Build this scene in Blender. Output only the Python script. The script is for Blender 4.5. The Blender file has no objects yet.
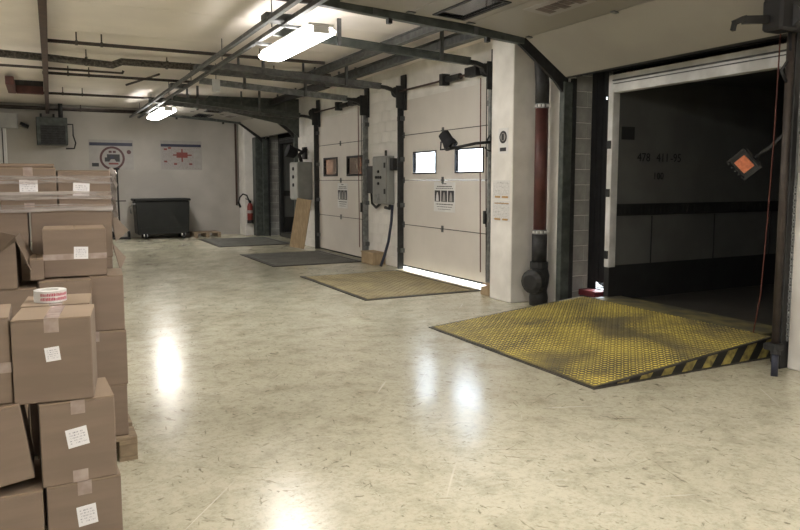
import bpy, bmesh, math, random
from mathutils import Vector, Matrix
random.seed(7)
S = bpy.context.scene
C = S.collection
R = math.radians
PI = math.pi

# ------------------------------------------------------------------ camera, world, exposure
cam_d = bpy.data.cameras.new('camera')
cam_d.sensor_width = 36.0
cam_d.lens = 696.0 / 800.0 * 36.0
cam_d.shift_y = -17.0 / 800.0
cam_d.clip_start = 0.05
cam = bpy.data.objects.new('camera', cam_d)
cam.location = (0, 0, 1.65)
cam.rotation_euler = (R(90 - 5.5), 0, R(-27.27))
C.objects.link(cam)
S.camera = cam
S.view_settings.view_transform = 'Standard'
S.view_settings.look = 'None'
S.view_settings.gamma = 1.0
S.view_settings.use_curve_mapping = False
S.view_settings.exposure = 1.6

W = bpy.data.worlds.new('overcast_sky')
S.world = W
W.use_nodes = True
bg = W.node_tree.nodes['Background']
bg.inputs[0].default_value = (0.80, 0.90, 1.0, 1)
bg.inputs[1].default_value = 8.0
sun_d = bpy.data.lights.new('low_sun', 'SUN')
sun_d.energy = 9.0
sun_d.angle = R(0.6)
sun_d.color = (1.0, 0.95, 0.86)
sun = bpy.data.objects.new('low_sun', sun_d)
sun.location = (30, 10, 8)
sun.rotation_euler = (0, R(90 - 12), R(2))       # low sun from the yard, shining in under the closed door
C.objects.link(sun)
LAMP = 11.0           # emission strength of every fluorescent fitting

# ------------------------------------------------------------------ materials
MATS = {}


def nodes(m):
    m.use_nodes = True
    nt = m.node_tree
    return nt, nt.nodes, nt.links, nt.nodes['Principled BSDF']


def mat(name, col, rough=0.6, metal=0.0, col2=None, scale=6.0, detail=6.0, lo=0.4, hi=0.65, bump=0.0,
        bscale=60.0, rvar=0.0, spec=0.5, objrand=0.0, stretch=None):
    m = bpy.data.materials.new(name)
    nt, N, L, b = nodes(m)
    b.inputs['Roughness'].default_value = rough
    b.inputs['Metallic'].default_value = metal
    b.inputs['Specular IOR Level'].default_value = spec
    tc = N.new('ShaderNodeTexCoord')
    src = tc.outputs['Object']
    if stretch:
        mp = N.new('ShaderNodeMapping')
        mp.inputs['Scale'].default_value = stretch
        L.new(src, mp.inputs[0])
        src = mp.outputs[0]
    c1 = (*col, 1)
    c2 = (*(col2 if col2 else [min(1, v * 0.82) for v in col]), 1)
    n = N.new('ShaderNodeTexNoise')
    n.inputs['Scale'].default_value = scale
    n.inputs['Detail'].default_value = detail
    L.new(src, n.inputs['Vector'])
    r = N.new('ShaderNodeValToRGB')
    r.color_ramp.elements[0].position = lo
    r.color_ramp.elements[1].position = hi
    r.color_ramp.elements[0].color = c2
    r.color_ramp.elements[1].color = c1
    L.new(n.outputs['Fac'], r.inputs[0])
    out = r.outputs[0]
    if objrand > 0:
        oi = N.new('ShaderNodeObjectInfo')
        h = N.new('ShaderNodeHueSaturation')
        mr = N.new('ShaderNodeMapRange')
        mr.inputs[3].default_value = 1 - objrand
        mr.inputs[4].default_value = 1 + objrand
        L.new(oi.outputs['Random'], mr.inputs[0])
        L.new(mr.outputs[0], h.inputs['Value'])
        L.new(out, h.inputs['Color'])
        out = h.outputs[0]
    L.new(out, b.inputs['Base Color'])
    if rvar > 0:
        mr = N.new('ShaderNodeMapRange')
        mr.inputs[1].default_value = 0.3
        mr.inputs[2].default_value = 0.7
        mr.inputs[3].default_value = max(0.02, rough - rvar)
        mr.inputs[4].default_value = min(1, rough + rvar)
        L.new(n.outputs['Fac'], mr.inputs[0])
        L.new(mr.outputs[0], b.inputs['Roughness'])
    if bump > 0:
        n2 = N.new('ShaderNodeTexNoise')
        n2.inputs['Scale'].default_value = bscale
        n2.inputs['Detail'].default_value = 4
        L.new(src, n2.inputs['Vector'])
        bp = N.new('ShaderNodeBump')
        bp.inputs['Strength'].default_value = bump
        bp.inputs['Distance'].default_value = 0.01
        L.new(n2.outputs['Fac'], bp.inputs['Height'])
        L.new(bp.outputs[0], b.inputs['Normal'])
    MATS[name] = m
    return m


def emis(name, col, strength):
    m = bpy.data.materials.new(name)
    m.use_nodes = True
    nt = m.node_tree
    nt.nodes.clear()
    e = nt.nodes.new('ShaderNodeEmission')
    e.inputs[0].default_value = (*col, 1)
    e.inputs[1].default_value = strength
    o = nt.nodes.new('ShaderNodeOutputMaterial')
    nt.links.new(e.outputs[0], o.inputs[0])
    MATS[name] = m
    return m


def mathn(N, L, op, a, b=None, c=None):
    n = N.new('ShaderNodeMath')
    n.operation = op
    for i, v in enumerate((a, b, c)):
        if v is None:
            continue
        if isinstance(v, (int, float)):
            n.inputs[i].default_value = v
        else:
            L.new(v, n.inputs[i])
    return n.outputs[0]


def mixc(N, L, fac, a, b, mode='MIX'):
    n = N.new('ShaderNodeMix')
    n.data_type = 'RGBA'
    n.blend_type = mode
    for sock, v in ((n.inputs[0], fac), (n.inputs[6], a), (n.inputs[7], b)):
        if isinstance(v, (int, float)):
            sock.default_value = v
        elif isinstance(v, tuple):
            sock.default_value = (*v, 1) if len(v) == 3 else v
        else:
            L.new(v, sock)
    return n.outputs[2]


def ramp(N, L, fac, stops):
    r = N.new('ShaderNodeValToRGB')
    el = r.color_ramp.elements
    while len(el) < len(stops):
        el.new(0.5)
    for e, (p, c) in zip(el, stops):
        e.position = p
        e.color = (*c, 1) if len(c) == 3 else c
    L.new(fac, r.inputs[0])
    return r.outputs[0]


def floor_material():
    m = bpy.data.materials.new('polished_concrete')
    nt, N, L, b = nodes(m)
    tc = N.new('ShaderNodeTexCoord')
    P = tc.outputs['Object']

    def noise(scale, detail=6, rough=0.6, dist=0.0, vec=None):
        n = N.new('ShaderNodeTexNoise')
        n.inputs['Scale'].default_value = scale
        n.inputs['Detail'].default_value = detail
        n.inputs['Roughness'].default_value = rough
        n.inputs['Distortion'].default_value = dist
        L.new(vec or P, n.inputs['Vector'])
        return n.outputs['Fac']

    def mapping(rot, sc):
        mp = N.new('ShaderNodeMapping')
        mp.vector_type = 'TEXTURE'
        mp.inputs['Rotation'].default_value = (0, 0, rot)
        mp.inputs['Scale'].default_value = [1.0 / q for q in sc]
        L.new(P, mp.inputs[0])
        return mp.outputs[0]

    base = ramp(N, L, noise(0.55, 8, 0.6), [(0.3, (0.455, 0.433, 0.333)), (0.5, (0.54, 0.515, 0.40)), (0.7, (0.61, 0.585, 0.465))])
    blot = ramp(N, L, noise(4.5, 10, 0.72), [(0.34, (0.78, 0.77, 0.74)), (0.52, (1, 1, 1))])
    col = mixc(N, L, 1.0, base, blot, 'MULTIPLY')
    grain = ramp(N, L, noise(30, 6, 0.75), [(0.34, (0.72, 0.71, 0.68)), (0.5, (1, 1, 1)), (0.72, (1.12, 1.12, 1.12))])
    col = mixc(N, L, 0.8, col, grain, 'MULTIPLY')
    speck = ramp(N, L, noise(16, 3, 0.6, 0.6), [(0.245, (0.38, 0.36, 0.32)), (0.31, (1, 1, 1))])
    col = mixc(N, L, 0.9, col, speck, 'MULTIPLY')
    # short dark scuffs and rubber marks in several directions
    for rot, sc, lo, hi, d in ((0.5, (7, 30, 1), 0.27, 0.33, 0.5), (-0.75, (6, 34, 1), 0.27, 0.33, 0.5),
                               (1.35, (5, 28, 1), 0.265, 0.325, 0.5), (2.2, (10, 26, 1), 0.28, 0.34, 0.45),
                               (0.15, (1.2, 34, 1), 0.245, 0.285, 0.5), (-0.45, (0.9, 30, 1), 0.235, 0.275, 0.45),
                               (-1.2, (12, 20, 1), 0.27, 0.33, 0.4)):
        f = noise(1.0, 3, 0.55, 0.5, mapping(rot, sc))
        s = ramp(N, L, f, [(lo, (d, d * 0.97, d * 0.9)), (hi, (1, 1, 1))])
        col = mixc(N, L, 0.85, col, s, 'MULTIPLY')
    for rot, sc in ((0.9, (0.8, 34, 1)), (-0.35, (1.0, 30, 1))):
        f = noise(1.0, 3, 0.5, 0.3, mapping(rot, sc))
        s = ramp(N, L, f, [(0.70, (0, 0, 0)), (0.76, (0.7, 0.7, 0.7))])
        col = mixc(N, L, s, col, (0.74, 0.71, 0.62))
    L.new(col, b.inputs['Base Color'])
    rr = ramp(N, L, noise(2.2, 7, 0.65), [(0.3, (0.13, 0.13, 0.13)), (0.7, (0.27, 0.27, 0.27))])
    L.new(rr, b.inputs['Roughness'])
    b.inputs['Specular IOR Level'].default_value = 0.55
    bp = N.new('ShaderNodeBump')
    bp.inputs['Strength'].default_value = 0.10
    bp.inputs['Distance'].default_value = 0.01
    L.new(noise(9, 5, 0.6), bp.inputs['Height'])
    L.new(bp.outputs[0], b.inputs['Normal'])
    MATS['floor'] = m


def tread_material():
    m = bpy.data.materials.new('worn_yellow_tread_paint')
    nt, N, L, b = nodes(m)
    tc = N.new('ShaderNodeTexCoord')
    P = tc.outputs['Object']

    def noise(s, d=6, r=0.6, dist=0.0):
        n = N.new('ShaderNodeTexNoise')
        n.inputs['Scale'].default_value = s
        n.inputs['Detail'].default_value = d
        n.inputs['Roughness'].default_value = r
        n.inputs['Distortion'].default_value = dist
        L.new(P, n.inputs['Vector'])
        return n.outputs['Fac']
    yel = ramp(N, L, noise(3, 6), [(0.35, (0.52, 0.42, 0.08)), (0.65, (0.78, 0.64, 0.14))])
    big = noise(1.15, 5, 0.6, 0.5)
    wear = ramp(N, L, big, [(0.50, (0, 0, 0)), (0.64, (1, 1, 1))])
    fine = ramp(N, L, noise(22, 5, 0.7), [(0.35, (1, 1, 1)), (0.5, (0, 0, 0))])
    w = mixc(N, L, 0.5, wear, fine, 'LIGHTEN')
    col = mixc(N, L, w, yel, (0.12, 0.105, 0.07))
    L.new(col, b.inputs['Base Color'])
    b.inputs['Roughness'].default_value = 0.5
    MATS['tread'] = m


def stripe_material():
    m = bpy.data.materials.new('hazard_stripe_paint')
    nt, N, L, b = nodes(m)
    tc = N.new('ShaderNodeTexCoord')
    sp = N.new('ShaderNodeSeparateXYZ')
    L.new(tc.outputs['Object'], sp.inputs[0])
    t = mathn(N, L, 'SUBTRACT', sp.outputs[0], mathn(N, L, 'MULTIPLY', sp.outputs[2], 0.75))
    fr = mathn(N, L, 'FRACT', mathn(N, L, 'DIVIDE', t, 0.25))
    s = mathn(N, L, 'GREATER_THAN', fr, 0.5)
    n = N.new('ShaderNodeTexNoise')
    n.inputs['Scale'].default_value = 14
    L.new(tc.outputs['Object'], n.inputs['Vector'])
    y = ramp(N, L, n.outputs['Fac'], [(0.35, (0.16, 0.13, 0.05)), (0.6, (0.42, 0.35, 0.10))])
    col = mixc(N, L, s, y, (0.02, 0.02, 0.018))
    L.new(col, b.inputs['Base Color'])
    b.inputs['Roughness'].default_value = 0.6
    MATS['stripe'] = m


def print_material(name, paper, ink, rows, dens=0.5, margin=0.1):
    """flat printed sheet: rows of broken text-like dashes, on the sheet's own x/z axes (metres)"""
    m = bpy.data.materials.new(name)
    nt, N, L, b = nodes(m)
    tc = N.new('ShaderNodeTexCoord')
    sp = N.new('ShaderNodeSeparateXYZ')
    L.new(tc.outputs['Generated'], sp.inputs[0])
    u, v = sp.outputs[0], sp.outputs[2]
    row = mathn(N, L, 'MULTIPLY', v, rows)
    inrow = mathn(N, L, 'LESS_THAN', mathn(N, L, 'ABSOLUTE', mathn(N, L, 'SUBTRACT', mathn(N, L, 'FRACT', row), 0.5)), 0.22)
    cv = N.new('ShaderNodeCombineXYZ')
    L.new(mathn(N, L, 'MULTIPLY', u, rows * 3.2), cv.inputs[0])
    L.new(mathn(N, L, 'FLOOR', row), cv.inputs[1])
    wn = N.new('ShaderNodeTexNoise')
    wn.inputs['Scale'].default_value = 1.7
    wn.inputs['Detail'].default_value = 1
    L.new(cv.outputs[0], wn.inputs['Vector'])
    dash = mathn(N, L, 'LESS_THAN', wn.outputs['Fac'], dens)
    um = mathn(N, L, 'LESS_THAN', mathn(N, L, 'ABSOLUTE', mathn(N, L, 'SUBTRACT', u, 0.5)), 0.5 - margin)
    vm = mathn(N, L, 'LESS_THAN', mathn(N, L, 'ABSOLUTE', mathn(N, L, 'SUBTRACT', v, 0.5)), 0.5 - margin)
    f = mathn(N, L, 'MULTIPLY', mathn(N, L, 'MULTIPLY', inrow, dash), mathn(N, L, 'MULTIPLY', um, vm))
    col = mixc(N, L, f, paper, ink)
    L.new(col, b.inputs['Base Color'])
    b.inputs['Roughness'].default_value = 0.5
    MATS[name] = m


def see_through(name, tint, gloss=0.12, rough=0.05, alpha_noise=None):
    m = bpy.data.materials.new(name)
    m.use_nodes = True
    nt = m.node_tree
    N, L = nt.nodes, nt.links
    N.clear()
    o = N.new('ShaderNodeOutputMaterial')
    t = N.new('ShaderNodeBsdfTransparent')
    t.inputs[0].default_value = (*tint, 1)
    g = N.new('ShaderNodeBsdfPrincipled')
    g.inputs['Base Color'].default_value = (0.62, 0.58, 0.56, 1)
    g.inputs['Roughness'].default_value = rough
    mx = N.new('ShaderNodeMixShader')
    mx.inputs[0].default_value = gloss
    if alpha_noise:
        tc = N.new('ShaderNodeTexCoord')
        mp = N.new('ShaderNodeMapping')
        mp.inputs['Scale'].default_value = alpha_noise
        L.new(tc.outputs['Object'], mp.inputs[0])
        n = N.new('ShaderNodeTexNoise')
        n.inputs['Scale'].default_value = 5
        n.inputs['Detail'].default_value = 5
        L.new(mp.outputs[0], n.inputs['Vector'])
        mr = N.new('ShaderNodeMapRange')
        mr.inputs[1].default_value = 0.35
        mr.inputs[2].default_value = 0.7
        mr.inputs[3].default_value = gloss * 0.5
        mr.inputs[4].default_value = min(0.9, gloss * 1.8)
        L.new(n.outputs['Fac'], mr.inputs[0])
        L.new(mr.outputs[0], mx.inputs[0])
        bp = N.new('ShaderNodeBump')
        bp.inputs['Strength'].default_value = 0.8
        bp.inputs['Distance'].default_value = 0.01
        L.new(n.outputs['Fac'], bp.inputs['Height'])
        L.new(bp.outputs[0], g.inputs['Normal'])
    L.new(t.outputs[0], mx.inputs[1])
    L.new(g.outputs[0], mx.inputs[2])
    L.new(mx.outputs[0], o.inputs[0])
    MATS[name] = m


floor_material()
tread_material()
stripe_material()
mat('ceiling', (0.86, 0.8, 0.735), 0.85, col2=(0.78, 0.725, 0.665), scale=0.9, detail=5)
mat('wall', (0.47, 0.45, 0.415), 0.7, col2=(0.38, 0.36, 0.33), scale=0.8, detail=6, bump=0.05)
mat('wall_white', (0.84, 0.82, 0.78), 0.6, col2=(0.68, 0.66, 0.62), scale=2.2, detail=8, bump=0.08, bscale=30)
mat('block', (0.8, 0.78, 0.74), 0.7, col2=(0.75, 0.73, 0.69), scale=5, bump=0.04, bscale=50, objrand=0.04)
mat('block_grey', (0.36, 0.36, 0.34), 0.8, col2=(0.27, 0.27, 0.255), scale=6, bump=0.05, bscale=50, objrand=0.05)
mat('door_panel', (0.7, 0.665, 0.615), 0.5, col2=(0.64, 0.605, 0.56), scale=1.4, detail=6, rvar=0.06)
mat('door_panel_shaded', (0.33, 0.31, 0.268), 0.5, col2=(0.29, 0.27, 0.235), scale=1.4, detail=6, rvar=0.06)  # darker copy of door_panel; shade under the ceiling put into the colour
mat('green_steel', (0.095, 0.108, 0.098), 0.5, 0.2, col2=(0.055, 0.063, 0.058), scale=9)
mat('galv', (0.30, 0.31, 0.31), 0.45, 0.6, col2=(0.18, 0.19, 0.19), scale=14)
mat('dull_steel', (0.15, 0.155, 0.155), 0.55, 0.3, col2=(0.09, 0.092, 0.092), scale=10)
mat('dark_steel', (0.035, 0.036, 0.036), 0.55, 0.2, col2=(0.02, 0.02, 0.02), scale=10)
mat('black', (0.012, 0.012, 0.013), 0.6, col2=(0.008, 0.008, 0.009), scale=8)
mat('rubber', (0.010, 0.011, 0.013), 0.8, col2=(0.006, 0.006, 0.008), scale=5, bump=0.1)
mat('pipe_dark', (0.055, 0.043, 0.036), 0.55, col2=(0.035, 0.026, 0.022), scale=12)
mat('beam_red', (0.085, 0.045, 0.035), 0.6, col2=(0.05, 0.03, 0.025), scale=7)
mat('arm_red', (0.13, 0.045, 0.035), 0.6, col2=(0.08, 0.03, 0.025), scale=7)
mat('pipe_red', (0.105, 0.032, 0.026), 0.5, col2=(0.07, 0.024, 0.02), scale=6)
mat('rope_red', (0.13, 0.04, 0.03), 0.8)
mat('cable_bundle', (0.13, 0.115, 0.1), 0.8, col2=(0.04, 0.035, 0.03), scale=26, detail=3, bump=0.6, bscale=40)
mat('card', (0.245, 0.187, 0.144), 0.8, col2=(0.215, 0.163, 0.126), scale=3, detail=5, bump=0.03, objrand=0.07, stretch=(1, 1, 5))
mat('card_edge', (0.48, 0.36, 0.25), 0.85, col2=(0.40, 0.29, 0.20), scale=40)
mat('wood', (0.45, 0.34, 0.21), 0.75, col2=(0.34, 0.25, 0.15), scale=4, stretch=(14, 1.5, 1.5), bump=0.1)
mat('pallet_wood', (0.36, 0.28, 0.19), 0.8, col2=(0.25, 0.19, 0.13), scale=4, stretch=(2, 12, 4), bump=0.1, objrand=0.12)
mat('tread_deck', (0.3, 0.24, 0.075), 0.6, col2=(0.085, 0.075, 0.05), scale=1.6, detail=8)
mat('plate_tan', (0.36, 0.295, 0.155), 0.55, col2=(0.25, 0.205, 0.115), scale=2.6, detail=8, bump=0.25, bscale=70)
mat('plate_grey', (0.15, 0.148, 0.132), 0.55, col2=(0.105, 0.104, 0.095), scale=2.4, detail=8, bump=0.2, bscale=70)
mat('kerb', (0.065, 0.06, 0.05), 0.6, col2=(0.035, 0.033, 0.028), scale=8)
mat('trailer_white', (0.78, 0.78, 0.78), 0.45, col2=(0.52, 0.52, 0.51), scale=3, detail=8)
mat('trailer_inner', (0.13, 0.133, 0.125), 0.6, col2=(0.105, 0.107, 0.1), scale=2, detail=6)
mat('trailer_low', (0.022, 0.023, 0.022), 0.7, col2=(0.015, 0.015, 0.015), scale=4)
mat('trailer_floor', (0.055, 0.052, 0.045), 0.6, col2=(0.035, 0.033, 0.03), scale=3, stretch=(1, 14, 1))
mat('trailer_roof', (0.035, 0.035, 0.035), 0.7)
mat('trailer_orange', (0.42, 0.19, 0.09), 0.5, col2=(0.30, 0.13, 0.06), scale=3)
mat('asphalt', (0.20, 0.20, 0.195), 0.9, col2=(0.14, 0.14, 0.135), scale=8)
mat('grey_box', (0.27, 0.275, 0.26), 0.5, col2=(0.225, 0.23, 0.22), scale=4)
mat('pale_box', (0.42, 0.42, 0.4), 0.5, col2=(0.35, 0.35, 0.335), scale=4)
mat('bin', (0.008, 0.01, 0.009), 0.5, col2=(0.005, 0.006, 0.006), scale=4)
mat('white', (0.75, 0.75, 0.74), 0.5, col2=(0.68, 0.68, 0.67), scale=4)
mat('chrome', (0.55, 0.55, 0.55), 0.25, 0.9)
mat('ext_red', (0.24, 0.025, 0.02), 0.4, col2=(0.19, 0.02, 0.016), scale=5)
mat('buffer_red', (0.15, 0.02, 0.025), 0.5, col2=(0.10, 0.015, 0.02), scale=9)
mat('orange_lens', (0.62, 0.20, 0.10), 0.35, col2=(0.46, 0.14, 0.07), scale=30)
mat('blue_ink', (0.03, 0.035, 0.075), 0.5)
mat('red_ink', (0.24, 0.055, 0.05), 0.5, col2=(0.2, 0.05, 0.045))
mat('ring_ink', (0.09, 0.03, 0.035), 0.5)
mat('patch_brown', (0.16, 0.12, 0.10), 0.4, col2=(0.08, 0.06, 0.05), scale=20)
mat('dark_ink', (0.03, 0.03, 0.035), 0.5)
mat('ochre', (0.45, 0.26, 0.09), 0.6)
mat('wood_edge', (0.52, 0.38, 0.25), 0.8)
mat('sign_paper', (0.38, 0.365, 0.35), 0.45, col2=(0.34, 0.325, 0.31), scale=6)
mat('packing_tape', (0.45, 0.38, 0.35), 0.22, col2=(0.35, 0.28, 0.25), scale=20)
mat('blue_post', (0.025, 0.03, 0.055), 0.5)
print_material('label_print', (0.84, 0.84, 0.88), (0.34, 0.34, 0.42), 7, 0.46, 0.12)
print_material('notice_print', (0.66, 0.65, 0.63), (0.16, 0.15, 0.15), 22, 0.45, 0.05)
print_material('plan_print', (0.36, 0.34, 0.325), (0.22, 0.18, 0.18), 26, 0.45, 0.04)
print_material('tape_print', (0.70, 0.64, 0.63), (0.62, 0.14, 0.20), 3, 0.56, 0.0)
see_through('glass', (0.93, 0.96, 1.0), 0.08, 0.05)
see_through('glass_orange', (0.25, 0.20, 0.165), 0.10, 0.08)
see_through('film_crumpled', (0.95, 0.93, 0.92), 0.75, 0.22)
see_through('film', (0.93, 0.90, 0.89), 0.42, 0.18, (0.6, 0.6, 9))
emis('lamp_glow', (1.0, 0.955, 0.90), LAMP)


# ------------------------------------------------------------------ mesh helpers
def box(bm, x0, x1, y0, y1, z0, z1, M=None):
    vs = [Vector((x, y, z)) for z in (z0, z1) for y in (y0, y1) for x in (x0, x1)]
    if M is not None:
        vs = [M @ v for v in vs]
    v = [bm.verts.new(p) for p in vs]
    for f in ((0, 2, 3, 1), (4, 5, 7, 6), (0, 1, 5, 4), (2, 6, 7, 3), (0, 4, 6, 2), (1, 3, 7, 5)):
        bm.faces.new([v[i] for i in f])
    return bm


def cbox(bm, c, s, M=None):
    return box(bm, c[0] - s[0] / 2, c[0] + s[0] / 2, c[1] - s[1] / 2, c[1] + s[1] / 2, c[2] - s[2] / 2, c[2] + s[2] / 2, M)


def bar(bm, p0, p1, w, h, up=(0, 0, 1)):
    """rectangular bar from p0 to p1, w across and h along up"""
    p0, p1 = Vector(p0), Vector(p1)
    d = p1 - p0
    L_ = d.length
    z = d / L_
    u = Vector(up)
    if abs(z.dot(u)) > 0.98:
        u = Vector((1, 0, 0))
    x = u.cross(z).normalized()
    y = z.cross(x)
    M = Matrix((( x.x, y.x, z.x, p0.x), (x.y, y.y, z.y, p0.y), (x.z, y.z, z.z, p0.z), (0, 0, 0, 1)))
    return box(bm, -w / 2, w / 2, -h / 2, h / 2, 0, L_, M)


def tube(bm, pts, r, seg=8, caps=True):
    pts = [Vector(p) for p in pts]
    rings = []
    prev = None
    for i, p in enumerate(pts):
        if i == 0:
            t = pts[1] - p
        elif i == len(pts) - 1:
            t = p - pts[i - 1]
        else:
            t = (pts[i + 1] - p).normalized() + (p - pts[i - 1]).normalized()
        t.normalize()
        if prev is None:
            a = Vector((0, 0, 1)) if abs(t.z) < 0.9 else Vector((1, 0, 0))
            x = a.cross(t).normalized()
        else:
            x = (prev - t * prev.dot(t)).normalized()
        prev = x
        y = t.cross(x)
        rr = r[i] if isinstance(r, (list, tuple)) else r
        rings.append([bm.verts.new(p + (x * math.cos(k * 2 * PI / seg) + y * math.sin(k * 2 * PI / seg)) * rr) for k in range(seg)])
    for a, b_ in zip(rings, rings[1:]):
        for k in range(seg):
            bm.faces.new((a[k], a[(k + 1) % seg], b_[(k + 1) % seg], b_[k]))
    if caps:
        bm.faces.new(rings[0][::-1])
        bm.faces.new(rings[-1])
    return bm


def lathe(bm, prof, seg=20, M=None):
    """profile (r, z) turned about z"""
    rings = []
    for r, z in prof:
        ring = []
        for k in range(seg):
            a = 2 * PI * k / seg
            p = Vector((r * math.cos(a), r * math.sin(a), z))
            ring.append(bm.verts.new(M @ p if M is not None else p))
        rings.append(ring)
    for a, b_ in zip(rings, rings[1:]):
        for k in range(seg):
            bm.faces.new((a[k], a[(k + 1) % seg], b_[(k + 1) % seg], b_[k]))
    bm.faces.new(rings[0][::-1])
    bm.faces.new(rings[-1])
    return bm


def prism(bm, poly, axis, a0, a1):
    """poly of 2D points; axis 'x' -> points are (y,z), 'y' -> (x,z), 'z' -> (x,y)"""
    def mk(p, a):
        if axis == 'x':
            return (a, p[0], p[1])
        if axis == 'y':
            return (p[0], a, p[1])
        return (p[0], p[1], a)
    A = [bm.verts.new(mk(p, a0)) for p in poly]
    B = [bm.verts.new(mk(p, a1)) for p in poly]
    n = len(poly)
    bm.faces.new(A)
    bm.faces.new(B[::-1])
    for i in range(n):
        bm.faces.new((A[i], B[i], B[(i + 1) % n], A[(i + 1) % n]))
    return bm


def nb():
    return bmesh.new()


MW = {}     # object name -> world matrix of a thing's empty


def obj(name, bm, m, parent=None, bevel=0.0, smooth=False, world=True):
    """one mesh object. geometry is given in world space and stored relative to its parent thing (or to its own base)"""
    bmesh.ops.recalc_face_normals(bm, faces=bm.faces)
    if bevel > 0:
        bmesh.ops.bevel(bm, geom=[e for e in bm.edges if len(e.link_faces) == 2 and e.calc_face_angle(0) > 0.5],
                        offset=bevel, segments=1, affect='EDGES', clamp_overlap=True)
    loc = None
    if parent is None:
        lo = Vector([min(v.co[i] for v in bm.verts) for i in range(3)])
        hi = Vector([max(v.co[i] for v in bm.verts) for i in range(3)])
        loc = Vector(((lo.x + hi.x) / 2, (lo.y + hi.y) / 2, lo.z))
        bm.transform(Matrix.Translation(-loc))
    elif world:
        bm.transform(MW[parent.name].inverted())
    me = bpy.data.meshes.new(name)
    bm.to_mesh(me)
    bm.free()
    if smooth:
        for p in me.polygons:
            p.use_smooth = True
    me.materials.append(MATS[m])
    o = bpy.data.objects.new(name, me)
    C.objects.link(o)
    if parent is not None:
        o.parent = parent
        MW[o.name] = MW[parent.name].copy()
    else:
        o.location = loc
        MW[o.name] = Matrix.Translation(loc)
    return o


def thing(name, label, cat, loc=(0, 0, 0), rotz=0.0, group=None, M=None):
    o = bpy.data.objects.new(name, None)
    o.empty_display_size = 0.1
    C.objects.link(o)
    if M is None:
        M = Matrix.Translation(Vector(loc)) @ Matrix.Rotation(rotz, 4, 'Z')
    o.matrix_local = M
    MW[o.name] = M.copy()
    o['label'] = label
    o['category'] = cat
    if group:
        o['group'] = group
    return o


def tag(o, label, cat, group=None):
    o['label'] = label
    o['category'] = cat
    if group:
        o['group'] = group
    return o


def struct(o, label=None, cat=None):
    o['kind'] = 'structure'
    if label:
        o['label'] = label
    if cat:
        o['category'] = cat
    return o


def sthing(name, label, cat, loc):
    return struct(thing(name, label, cat, loc), label, cat)


def text_obj(name, s, size, m, M, parent, depth=0.001):
    cu = bpy.data.curves.new(name, 'FONT')
    cu.body = s
    cu.size = size
    cu.extrude = depth
    cu.resolution_u = 2
    to = bpy.data.objects.new('tmp_text', cu)
    C.objects.link(to)
    dg = bpy.context.evaluated_depsgraph_get()
    me = bpy.data.meshes.new_from_object(to.evaluated_get(dg))
    bpy.data.objects.remove(to)
    me.name = name
    me.transform(MW[parent.name].inverted() @ M)
    me.materials.clear()
    me.materials.append(MATS[m])
    o = bpy.data.objects.new(name, me)
    C.objects.link(o)
    o.parent = parent
    MW[o.name] = MW[parent.name].copy()
    return o


# facing matrices for flat print: local x = text right, local y = up, local z = towards the viewer
def face_negx(x, y, z):       # on a wall facing -X: text runs towards -Y
    return Matrix(((0, 0, -1, x), (-1, 0, 0, y), (0, 1, 0, z), (0, 0, 0, 1)))


def face_negy(x, y, z):       # on a wall facing -Y: text runs towards +X
    return Matrix(((1, 0, 0, x), (0, 0, -1, y), (0, 1, 0, z), (0, 0, 0, 1)))


# ------------------------------------------------------------------ the building shell
XW, XO = 6.05, 6.45          # right wall, inside and outside face
YF = 21.65                   # far wall
ZC = 3.75                    # ceiling
HD = 3.10                    # top of the door openings
BAYS = [(3.85, 7.05), (8.65, 11.65), (13.15, 16.12), (17.55, 20.55)]

fl = struct(obj('floor', box(nb(), -6, XO, -6, YF, -0.25, 0), 'floor'), 'pale worn polished concrete floor with scuffs', 'floor')

ce = struct(obj('ceiling', box(nb(), -6.2, XO, -6.2, YF + 0.2, ZC + 0.03, ZC + 0.2), 'ceiling'), 'cream painted ceiling of wide slabs', 'ceiling')
yy = YF
while yy > -6.2:
    y1 = yy - 1.78
    obj('slab', box(nb(), -6.0, XW, max(y1, -6.0) + 0.006, yy - 0.006, ZC, ZC + 0.03), 'ceiling', ce)
    yy = y1

wf = struct(obj('wall_far', box(nb(), -6.2, XO, YF, YF + 0.2, -0.2, ZC + 0.03), 'wall'), 'dim cream painted far wall', 'wall')
struct(obj('wall_left', box(nb(), -6.2, -6, -6.2, YF, -0.2, ZC + 0.03), 'wall'), 'cream painted left wall', 'wall')
struct(obj('wall_back', box(nb(), -6.0, XO, -6.2, -6, -0.2, ZC + 0.03), 'wall'), 'cream painted wall behind the viewer', 'wall')

bm = nb()
piers = [(-6, 3.85), (7.05, 8.65), (11.65, 13.15), (16.12, 17.55), (20.55, YF)]
for a, b_ in piers:
    box(bm, XW, XO, a, b_, -0.2, ZC + 0.03)
for a, b_ in BAYS:
    box(bm, XW, XO, a, b_, HD, ZC + 0.03)
    box(bm, XW + 0.1, XO, a, b_, -0.25, -0.003)
wr = struct(obj('wall_right', bm, 'wall_white'), 'white painted wall with four loading bays', 'wall')


def blocks_negx(y0, y1, z0, z1, x, m, parent, bw=0.4, bh=0.2):
    """thin block faces proud of a wall facing -X, running bond"""
    meshes = {}
    k, z = 0, z0
    while z < z1 - 0.02:
        zt = min(z + bh, z1)
        y = y0 - (bw / 2 if k % 2 else 0)
        while y < y1 - 0.01:
            a, b_ = max(y, y0), min(y + bw, y1)
            if b_ - a > 0.03:
                key = (round(b_ - a, 3), round(zt - z, 3))
                if key not in meshes:
                    o = obj('block', box(nb(), x - 0.012, x, a + 0.004, b_ - 0.004, z + 0.004, zt - 0.004), m, parent, bevel=0.003)
                    meshes[key] = (o, a, z)
                else:
                    s, sa, sz = meshes[key]
                    o = s.copy()
                    C.objects.link(o)
                    o.parent = parent
                    o.location = s.location + Vector((0, a - sa, z - sz))
            y += bw
        z = zt
        k += 1


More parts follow.
